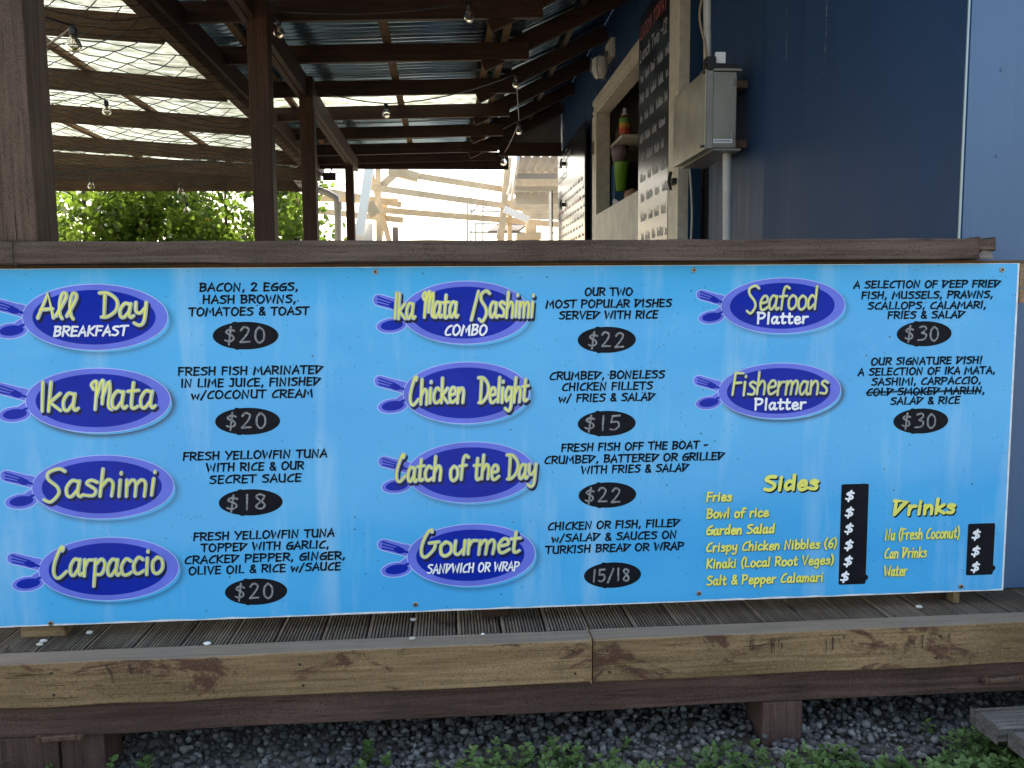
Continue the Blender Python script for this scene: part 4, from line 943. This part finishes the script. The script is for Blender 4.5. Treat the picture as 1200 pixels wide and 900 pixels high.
# purlins along the terrace
for (x, wd, fn) in ((-.48, .07, W_LIGHT), (.42, .06, W_LIGHT), (.56, .06, W_LIGHT), (-1.7, .07, W_LIGHT), (1.25, .05, W_DARK)):
    MB().box(x-wd/2, x+wd/2, dY(3.0), dY(13.0), zroof(x)+.152+.0, zroof(x)+.192).build('purlin', fn('y'), sh)
def corr_sheet(name, xa_, xb_, ya_, yb_, zf, mat, parent, amp=.017, pitch=.10):
    n = int((yb_-ya_)/pitch*8); V = []; 
    for k in range(n+1):
        y = ya_+(yb_-ya_)*k/n; dz = amp*math.sin(2*math.pi*y/pitch)
        for x in (xa_, (xa_+xb_)/2, xb_): V.append((x, y, zf(x)+dz))
    F = []
    for k in range(n):
        for j in (0, 1): F.append((3*k+j, 3*k+j+1, 3*k+j+4, 3*k+j+3))
    o = build_np(name, V, F, mat, parent, True); s_ = o.modifiers.new('thickness', 'SOLIDIFY'); s_.thickness = .0012; return o
y = dY(2.5); k = 0
while y < dY(13.3):
    ye = y+.80; Dm = (y+ye)/2+2.6
    tr = 9.85 < Dm < 10.65
    o = corr_sheet('roof_sheet', -2.25, BX+.06, y, ye-.004, lambda x, k=k: zroof(x)+.205+.004*(k % 2), M_POLY if tr else M_GALV, sh)
    if tr: tag(o, 'milky translucent roof sheet letting daylight through')
    corr_sheet('roof_sheet', BX-.05, WX-.001, y, ye-.004, lambda x, k=k: zroof(x)+.23+.004*(k % 2), M_GALV, sh)
    y = ye; k += 1
MB().box(-2.2, 1.0, dY(13.15), dY(13.19), ROOFZ-.06, ROOFZ+.2).build('fascia', W_DARK('x'), sh)
xg = P(585, 167, dY(12.35)).x
MB().box(xg, WX-.01, dY(12.36), dY(12.40), zrel(2.11), zrel(2.30)).build('end_beam', W_DARK('x'), sh)
MB().box(xg-.1, WX-.01, dY(12.42), dY(12.44), zrel(2.2), zrel(2.9)).build('gable_panel', plain('grey_panel', (.14,.13,.12), .7, nscale=3), sh)

# ------------------------------------------------------------------ left lean-to with milky sheets
lt = empty('lean_to_roof', (-4, dY(8), DECK), 'brown timber lean-to roof with milky sheets at the left, net slung below', 'roof')
LX = -2.02; LZ = zrel(1.90)
MB().box(LX, LX+.09, dY(3.0), dY(13.6), LZ+.02, LZ+.22).build('edge_beam', W_BROWN('y'), lt, bevel=.004)
MB().box(LX+.10, LX+.14, dY(3.0), dY(13.6), LZ+.09, LZ+.27).build('edge_beam', W_DARK('y'), lt, bevel=.004)
def zl_(x): return LZ + (LX-x)*.062
for i, D in enumerate((4.9, 6.5, 8.28, 9.95, 12.0, 13.5)):
    y = dY(D); m = MB(); h = .19; m.bar((LX-.004, y, zl_(LX)+h/2), (-9.0, y, zl_(-9)+h/2), .05, h); m.build('rafter', W_BROWN('x'), lt, bevel=.003)
for x in (-3.3, -4.7, -6.4, -8.2):
    MB().box(x-.035, x+.035, dY(3.0), dY(13.7), zl_(x)+.192, zl_(x)+.235).build('purlin', W_LIGHT('y'), lt)
y = dY(3.0); k = 0
while y < dY(13.9):
    corr_sheet('roof_sheet', LX-.02, -9.2, y, y+.896, lambda x, k=k: zl_(x)+.25+.004*(k % 2), M_POLY, lt, .009, .076); y += .9; k += 1
MB().box(-9.2, LX, dY(13.75), dY(13.79), LZ-.12, LZ+.36).build('fascia', W_BROWN('x'), lt)
for x in (-9.0, ): MB().box(x, x+.12, dY(4.9), dY(5.02), DECK-.4, zl_(x)).build('post', W_BROWN('z'), lt)
MB().box(-9.0, -8.88, dY(13.4), dY(13.52), 0, zl_(-8.9)).build('post', W_BROWN('z'), lt)
# net
def net():
    mb = MB(); u0, u1 = -7.4, LX+.16; v0, v1 = dY(3.2), dY(13.6); c = .135
    def pt(x, y):
        t = (y-v0)/(v1-v0); s = (x-u0)/(u1-u0)
        z = LZ - .02 + .30*s*0 + (LX-x)*.05 - .20*math.sin(math.pi*min(1, max(0, s)))*(.6+.4*math.sin(y*1.5+x)) - .02*math.sin(y*4.1+x*2) - .10*t
        if x > LX-.1: z += .10*(x-LX+.1)/.26
        return Vector((x+.012*math.sin(y*4), y+.012*math.sin(x*3), z))
    nx = int((u1-u0)/c); ny = int((v1-v0)/c)
    for j in range(ny):
        for i in range(nx):
            if (i+j) % 2: continue
            x = u0+i*c; y = v0+j*c
            for dx in (-1, 1):
                a = pt(x, y); b = pt(min(u1, x+dx*c), y+c)
                if y+c > v1: continue
                m_ = (a+b)/2 - Vector((0,0,.006)); mb.tube([a, m_, b], .0042, 3, False)
                # the return strand starts from the opposite corner
            x2 = x; a = pt(x2+c, y+c) if x2+c <= u1 else None
            if a is not None and y+2*c <= v1:
                pass
    return mb
nt = net().build('bird_net', M_NET, None); tag(nt, 'black diamond mesh net slung under the milky lean-to roof', 'net')

# ------------------------------------------------------------------ festoon bulbs
def bulb(px, py, D, r, label):
    c = P(px, py, dY(D)); g = r
    t = empty('light_bulb', c, label, 'light bulb', 'festoon light bulbs under the roofs')
    V, F = lathe([(g*.38, g*1.15), (g*.45, g*.9), (g*.8, g*.4), (g, -.1*g), (g*.86, -.62*g), (g*.45, -.95*g), (.001, -1.05*g)], c, 18); build_np('glass', V, F, M_GLASS, t, True)
    V, F = lathe([(0, g*2.3), (g*.35, g*2.25), (g*.5, g*2.1), (g*.5, g*1.1), (g*.4, g*1.05), (0, g*1.05)], c, 14); build_np('socket', V, F, M_BLACK, t, True)
    mo = MB(); mo.tube([c+Vector((math.sin(k*1.3)*g*.28, math.cos(k*1.3)*g*.28, g*(.8-.22*(k % 2)-k*.08))) for k in range(9)], g*.05, 5); mo.build('filament', M_BRASS, t)
    return c + Vector((0, 0, g*2.3))
B1 = bulb(86.5, 52, 4.2, .036, 'clear light bulb nearest the left corner post under the milky roof')
B2 = bulb(125, 130, 7.2, .036, 'small light bulb in the net beyond the nearest left bulb')
B3 = bulb(326.5, 37, 5.8, .038, 'light bulb beside the top of the nearest dark post')
B4 = bulb(550, 19, 5.7, .038, 'light bulb hanging near the top middle of the metal roof')
B5 = bulb(452.5, 133, 8.6, .042, 'light bulb under the middle of the metal roof, left of centre')
B6 = bulb(605, 98, 7.4, .036, 'light bulb where the roof bends up towards the kiosk')
B7 = bulb(608.5, 153, 9.8, .044, 'light bulb hanging on a long cord below the roof bend')
B8 = bulb(590, 190, 12.6, .05, 'farthest light bulb at the end of the metal roof')
B9 = bulb(107, 218, 12.5, .05, 'tiny far light bulb before the vines at the left')
B10 = bulb(212, 225, 12.5, .05, 'tiny far light bulb before the middle of the vines')
B11 = bulb(219, 246, 13.0, .05, 'tiny far light bulb hanging lowest before the vines')
def cable(pts, label, r=.006, sag=.12):
    mb = MB(); out = []
    for i in range(len(pts)-1):
        a, b = Vector(pts[i]), Vector(pts[i+1])
        for k in range(10):
            t = k/10; p = a.lerp(b, t); p.z -= sag*4*t*(1-t)*((a-b).length/3); out.append(p)
    out.append(Vector(pts[-1])); mb.tube(out, r, 5); tag(mb.build('festoon_cable', M_BLACK, None, True), label, 'cable')
cable([(-3.6, dY(3.2), zrel(1.8)), B1, (-3.0, dY(6.4), zrel(1.8)), B2], 'black cable linking the bulbs under the milky roof', sag=.04)
cable([B3+Vector((-.03,0,0)), B3+Vector((0,.05,.06)), B4], 'black cable from the nearest dark post to the top middle bulb', sag=.10)
cable([(XP, dY(8.1), ROOFZ-.1), B5, B6], 'black cable from the second post through the middle bulb', sag=.10)
cable([B6, B7, B8], 'black cord linking the bulbs at the roof bend', sag=.03)
cable([B10, B11, (-1.2, dY(12.2), zrel(1.7))], 'thin cable before the vines', sag=.03)

# ------------------------------------------------------------------ vines and trees behind
def tree(name, label, cat, c, rx, ry, z0, z1, nleaf, ls, trunkr, seed, mats=None, hang=True, gap=.0, group=None):
    rd = random.Random(seed); st = random.getstate(); random.seed(seed)
    t = empty(name, (c[0], c[1], 0), label, cat, group)
    mb = MB(); zc = (z0+z1)/2; pts = []
    mb.tube([(c[0], c[1], -.1), (c[0]+.1, c[1], z0*.6), (c[0]-.05, c[1]+.1, z0+.5*(z1-z0)*.6), (c[0], c[1], z1*.9)], [trunkr, trunkr*.8, trunkr*.55, trunkr*.2], 10)
    mb.build('trunk', M_BARK, t, True)
    limbs = MB(); ends = []
    for k in range(16):
        a = rd.uniform(0, 2*math.pi); rr = rd.uniform(.45,.95); e = Vector((c[0]+rx*rr*math.cos(a), c[1]+ry*rr*math.sin(a), rd.uniform(z0, z1)))
        s0_ = Vector((c[0], c[1], rd.uniform(z0*.7, z0+.5*(z1-z0)))); mid = s0_.lerp(e, .5)+Vector((rd.uniform(-.2,.2), rd.uniform(-.2,.2), .25)); limbs.tube([s0_, mid, e], [trunkr*.35, trunkr*.2, trunkr*.07], 6); ends += [e, mid]
    limbs.build('limbs', M_BARK, t, True)
    lm = MB(); cl = [Vector((c[0]+rd.uniform(-1,1)*rx, c[1]+rd.uniform(-1,1)*ry, rd.uniform(z0, z1))) for _ in range(70)] + ends
    for k in range(nleaf):
        q = rd.choice(cl); s = .16*min(rx, (z1-z0)); p = q + Vector((rd.gauss(0, s), rd.gauss(0, s), rd.gauss(0, s*.9)))
        d = rdir(-1, -.1) if hang else rdir(-.6,.8)
        l = ls*rd.uniform(.6, 1.25); V, F = leafV(p, d, rdir(), l, l*rd.uniform(.6,.85), rd.uniform(.1,.4)); lm.cur = 1 if rd.random() < .007 else 0; lm.add(V, F)
    random.setstate(st)
    o = lm.build('foliage', [M_LEAF, M_LEAFY], t, False); o['kind'] = 'stuff'
    return t
c = P(120, 250, dY(15.5)); tree('vine_tree', 'dense leafy green vine beyond the lean-to at the far left', 'tree', (c.x-.3, c.y), 2.0, 1.0, zrel(-1.0), zrel(3.0), 12500, .145, .12, 1)
c = P(265, 250, dY(16.5)); tree('vine_tree', 'looser leafy vine left of the nearest dark post, sky showing through', 'tree', (c.x, c.y), 1.7, .8, zrel(-1.0), zrel(2.8), 7000, .145, .10, 2)
c = P(345, 250, dY(17.0)); tree('vine_tree', 'thin sparse vine between the nearest and second dark posts', 'tree', (c.x, c.y), .5, .5, zrel(-.6), zrel(2.6), 1500, .14, .07, 3)

# ------------------------------------------------------------------ gutter and downpipe
gd = empty('downpipe', P(395, 260, dY(13)), 'white plastic downpipe with an elbow beyond the second dark post', 'downpipe')
y = dY(13.7); 
mo = MB(); mo.tube([P(343, 188, y), P(346, 208, y), P(352, 216, y), P(384, 226, y), P(394, 232, y), P(396, 244, y), P(396, 400, y)], .055, 12); mo.build('pipe', M_PVC, gd, True)
a = P(396, 240, y); MB().tube([a+Vector((0,0,.04)), a-Vector((0,0,.08))], .066, 12).build('collar', M_PVC, gd)
a = P(352, 212, y); MB().tube([a+Vector((-.02,0,.10)), a+Vector((.05,0,-.06))], .068, 12).build('collar', M_PVC, gd)
c = P(386, 207, dY(13.4)); t = empty('flood_light', c, 'small black flood light above the downpipe elbow', 'lamp')
MB().box(c.x-.10, c.x+.10, c.y-.03, c.y+.03, c.z-.06, c.z+.06).build('body', M_BLACK, t, bevel=.01); MB().tube([c+Vector((0,.03,.0)), c+Vector((.03,.08,.14))], .012, 6).build('bracket', M_BLACK, t)

# ------------------------------------------------------------------ house frame under construction
DF = 20.0; yF = dY(DF)
fr = empty('house_frame', (P(540, 300, yF).x, yF, 0), 'pale new timber roof frame under construction beyond the terrace', 'building frame')
def member(nm, p, q, w1=.07, h1=.14, dy=0, dq=0, m=None):
    a = P(p[0], p[1], yF+dy); b = P(q[0], q[1], yF+dq); ax = 'x' if abs(a.x-b.x) > abs(a.z-b.z) else 'z'
    MB().bar(a, b, w1, h1).build(nm, (m or W_NEW)(ax), fr)
member('rafter', (462, 202), (655, 232), dy=0, dq=1.5); member('rafter', (432, 219), (655, 250), dy=-.2, dq=1.2); member('rafter', (432, 245), (655, 263), dy=.2, dq=1.2)
member('rafter', (340, 216), (470, 240), dy=1.0, dq=.2); member('rafter', (370, 247), (472, 258), dy=1.0, dq=.3)
member('rafter', (360, 232), (466, 236), dy=1.4, dq=.6)
member('hip_rafter', (440, 225), (467, 200), .08, .16); member('rafter', (456, 199), (490, 208), .3, .2, .1, .1)
member('post', (443, 196), (446, 420), .12, .12, -.1, -.1); member('brace', (434, 200), (458, 290), .10, .12, .4, .4); member('brace', (452, 235), (442, 300), .10, .12, .6, .6)
member('post', (596, 185), (585, 300), .14, .16, .8, .8); member('post', (597, 235), (598, 420), .12, .12, 1.0, 1.0); member('brace', (594, 240), (584, 280), .10, .12, .3, .3)
member('beam', (600, 238), (665, 240), .12, .22, .4, .4); member('beam', (612, 250), (665, 252), .12, .24, .2, .2)
member('post', (622, 262), (620, 420), .30, .25, -.3, -.3); member('plate', (605, 278), (633, 277), .4, .14, -.5, -.5)
W_WRAP = lambda a: plain('white_building_wrap', (.75,.75,.72), .7)
wr = P(433, 196, yF-.6); w2_ = P(421, 275, yF-.6)
MB().bar(wr, w2_, .10, .20).build('wrapped_barge_board', plain('white_primer', (.9,.88,.82), .5), fr)
MB().bar(P(432, 238, yF-.5), P(440, 252, yF-.5), .1, .25).build('bracket_plate', W_NEW('x'), fr)
sp = P(423, 268, yF-.4); MB().box(sp.x-.2, sp.x+.25, sp.y, sp.y+.2, sp.z-1.5, sp.z+.12).build('pier', plain('pier', (.6,.58,.54), .8), fr)
MB().bar(P(591, 245, yF-.8), P(620, 258, yF-.8), .10, .15).build('wrapped_brace', plain('white_primer', (.9,.88,.82), .5), fr)
pp = P(463, 266, yF+2); MB().box(pp.x-.07, pp.x+.07, pp.y, pp.y+.14, 0, pp.z).build('short_post', W_GREY('z'), fr)
# scaffold
yS = dY(22); sc = empty('scaffold', (P(570, 280, yS).x, yS, 0), 'thin grey tube scaffold standing before the bright sky', 'scaffold')
def tube2(p, q, r=.022, nm='tube', d=0): MB().tube([P(p[0], p[1], yS+d), P(q[0], q[1], yS+d)], r, 8).build(nm, M_ALU, sc)
for x, yt in ((552, 224), (548, 238), (566, 215), (557.5, 262)): tube2((x, yt), (x-.5, 420))
for y_, x0, x1 in ((247, 550, 600), (262, 556, 650), (272, 550, 650), (237, 566, 596)): tube2((x0, y_), (x1, y_+1))
for x in (631.5, 645): tube2((x, 240), (x, 420), d=2)
tube2((552, 250), (560, 240)); tube2((566, 244), (580, 236))
for k in range(3):
    a = P(578+k*12, 272-k*.5, yS-.3); b = P(592+k*12, 261-k*.5, yS+1.8)
    MB().bar(a, b, .28, .05).build('plank', W_GREY('y'), sc)
# corrugated awning of the next building
yA = dY(16); aw = empty('corrugated_awning', P(620, 220, yA), 'pale corrugated awning with a white barge board beside the chalkboards', 'awning')
def awz(y): return 0
a0 = P(611, 186, dY(15)); a1 = P(603, 233, dY(18.5)); x1 = P(700, 200, dY(15)).x+.6
n = 60; V = []; 
for k in range(n+1):
    t = k/n; x = a0.x + (x1-a0.x)*t; dz = .032*math.sin(2*math.pi*x/.145)
    for (s, pt_) in ((0, a0), (1, a1)): V.append((x + (a1.x-a0.x)*s*(1-t), pt_.y, pt_.z+dz))
V = []; nx = 110
for k in range(nx+1):
    x = a0.x-.02 + (x1-a0.x)*k/nx; dz = .032*math.sin(2*math.pi*x/.16)
    V.append((x, a0.y, a0.z+.06+dz)); V.append((x, a1.y, a1.z+.10+dz))
F = [(2*k, 2*k+1, 2*k+3, 2*k+2) for k in range(nx)]
o = build_np('roof_sheet', V, F, M_AWN, aw, True); o.modifiers.new('thickness', 'SOLIDIFY').thickness = .002
MB().bar(a0+Vector((-.06,-.05,.06)), a1+Vector((-.06,.05,.08)), .05, .22).build('barge_board', plain('white_barge', (.78,.77,.73), .5), aw)
for (py, D) in ((206, 16.2), (221, 17.3)):
    p = P(603, py, dY(D)); MB().box(p.x, x1, p.y, p.y+.06, p.z-.06, p.z+.05).build('purlin', M_AWN, aw)
p = P(604, 232, dY(18.3)); MB().box(p.x, x1, p.y, p.y+.06, p.z-.14, p.z+.14).build('plate_beam', M_AWN, aw)
MB().box(x1-.1, x1, dY(15), dY(18.5), 0, a0.z-.05).build('wall', M_AWN, aw)

# ------------------------------------------------------------------ unseen trees added behind the photographer to shape the board's reflections
for (x, y, rx, h, sd_) in ((-9, -19, 2.6, 5.5, 31), (-1.5, -24, 2.8, 6.5, 32), (7.5, -20, 2.6, 5.0, 33)):
    tree('reflection_tree', {31: 'bushy tree added behind the photographer to the left for reflections', 32: 'tall tree added behind the photographer for reflections', 33: 'bushy tree added behind the photographer to the right for reflections'}[sd_], 'tree', (x, y), rx, rx, 1.6, h, 2200, .42, .18, sd_, hang=False)
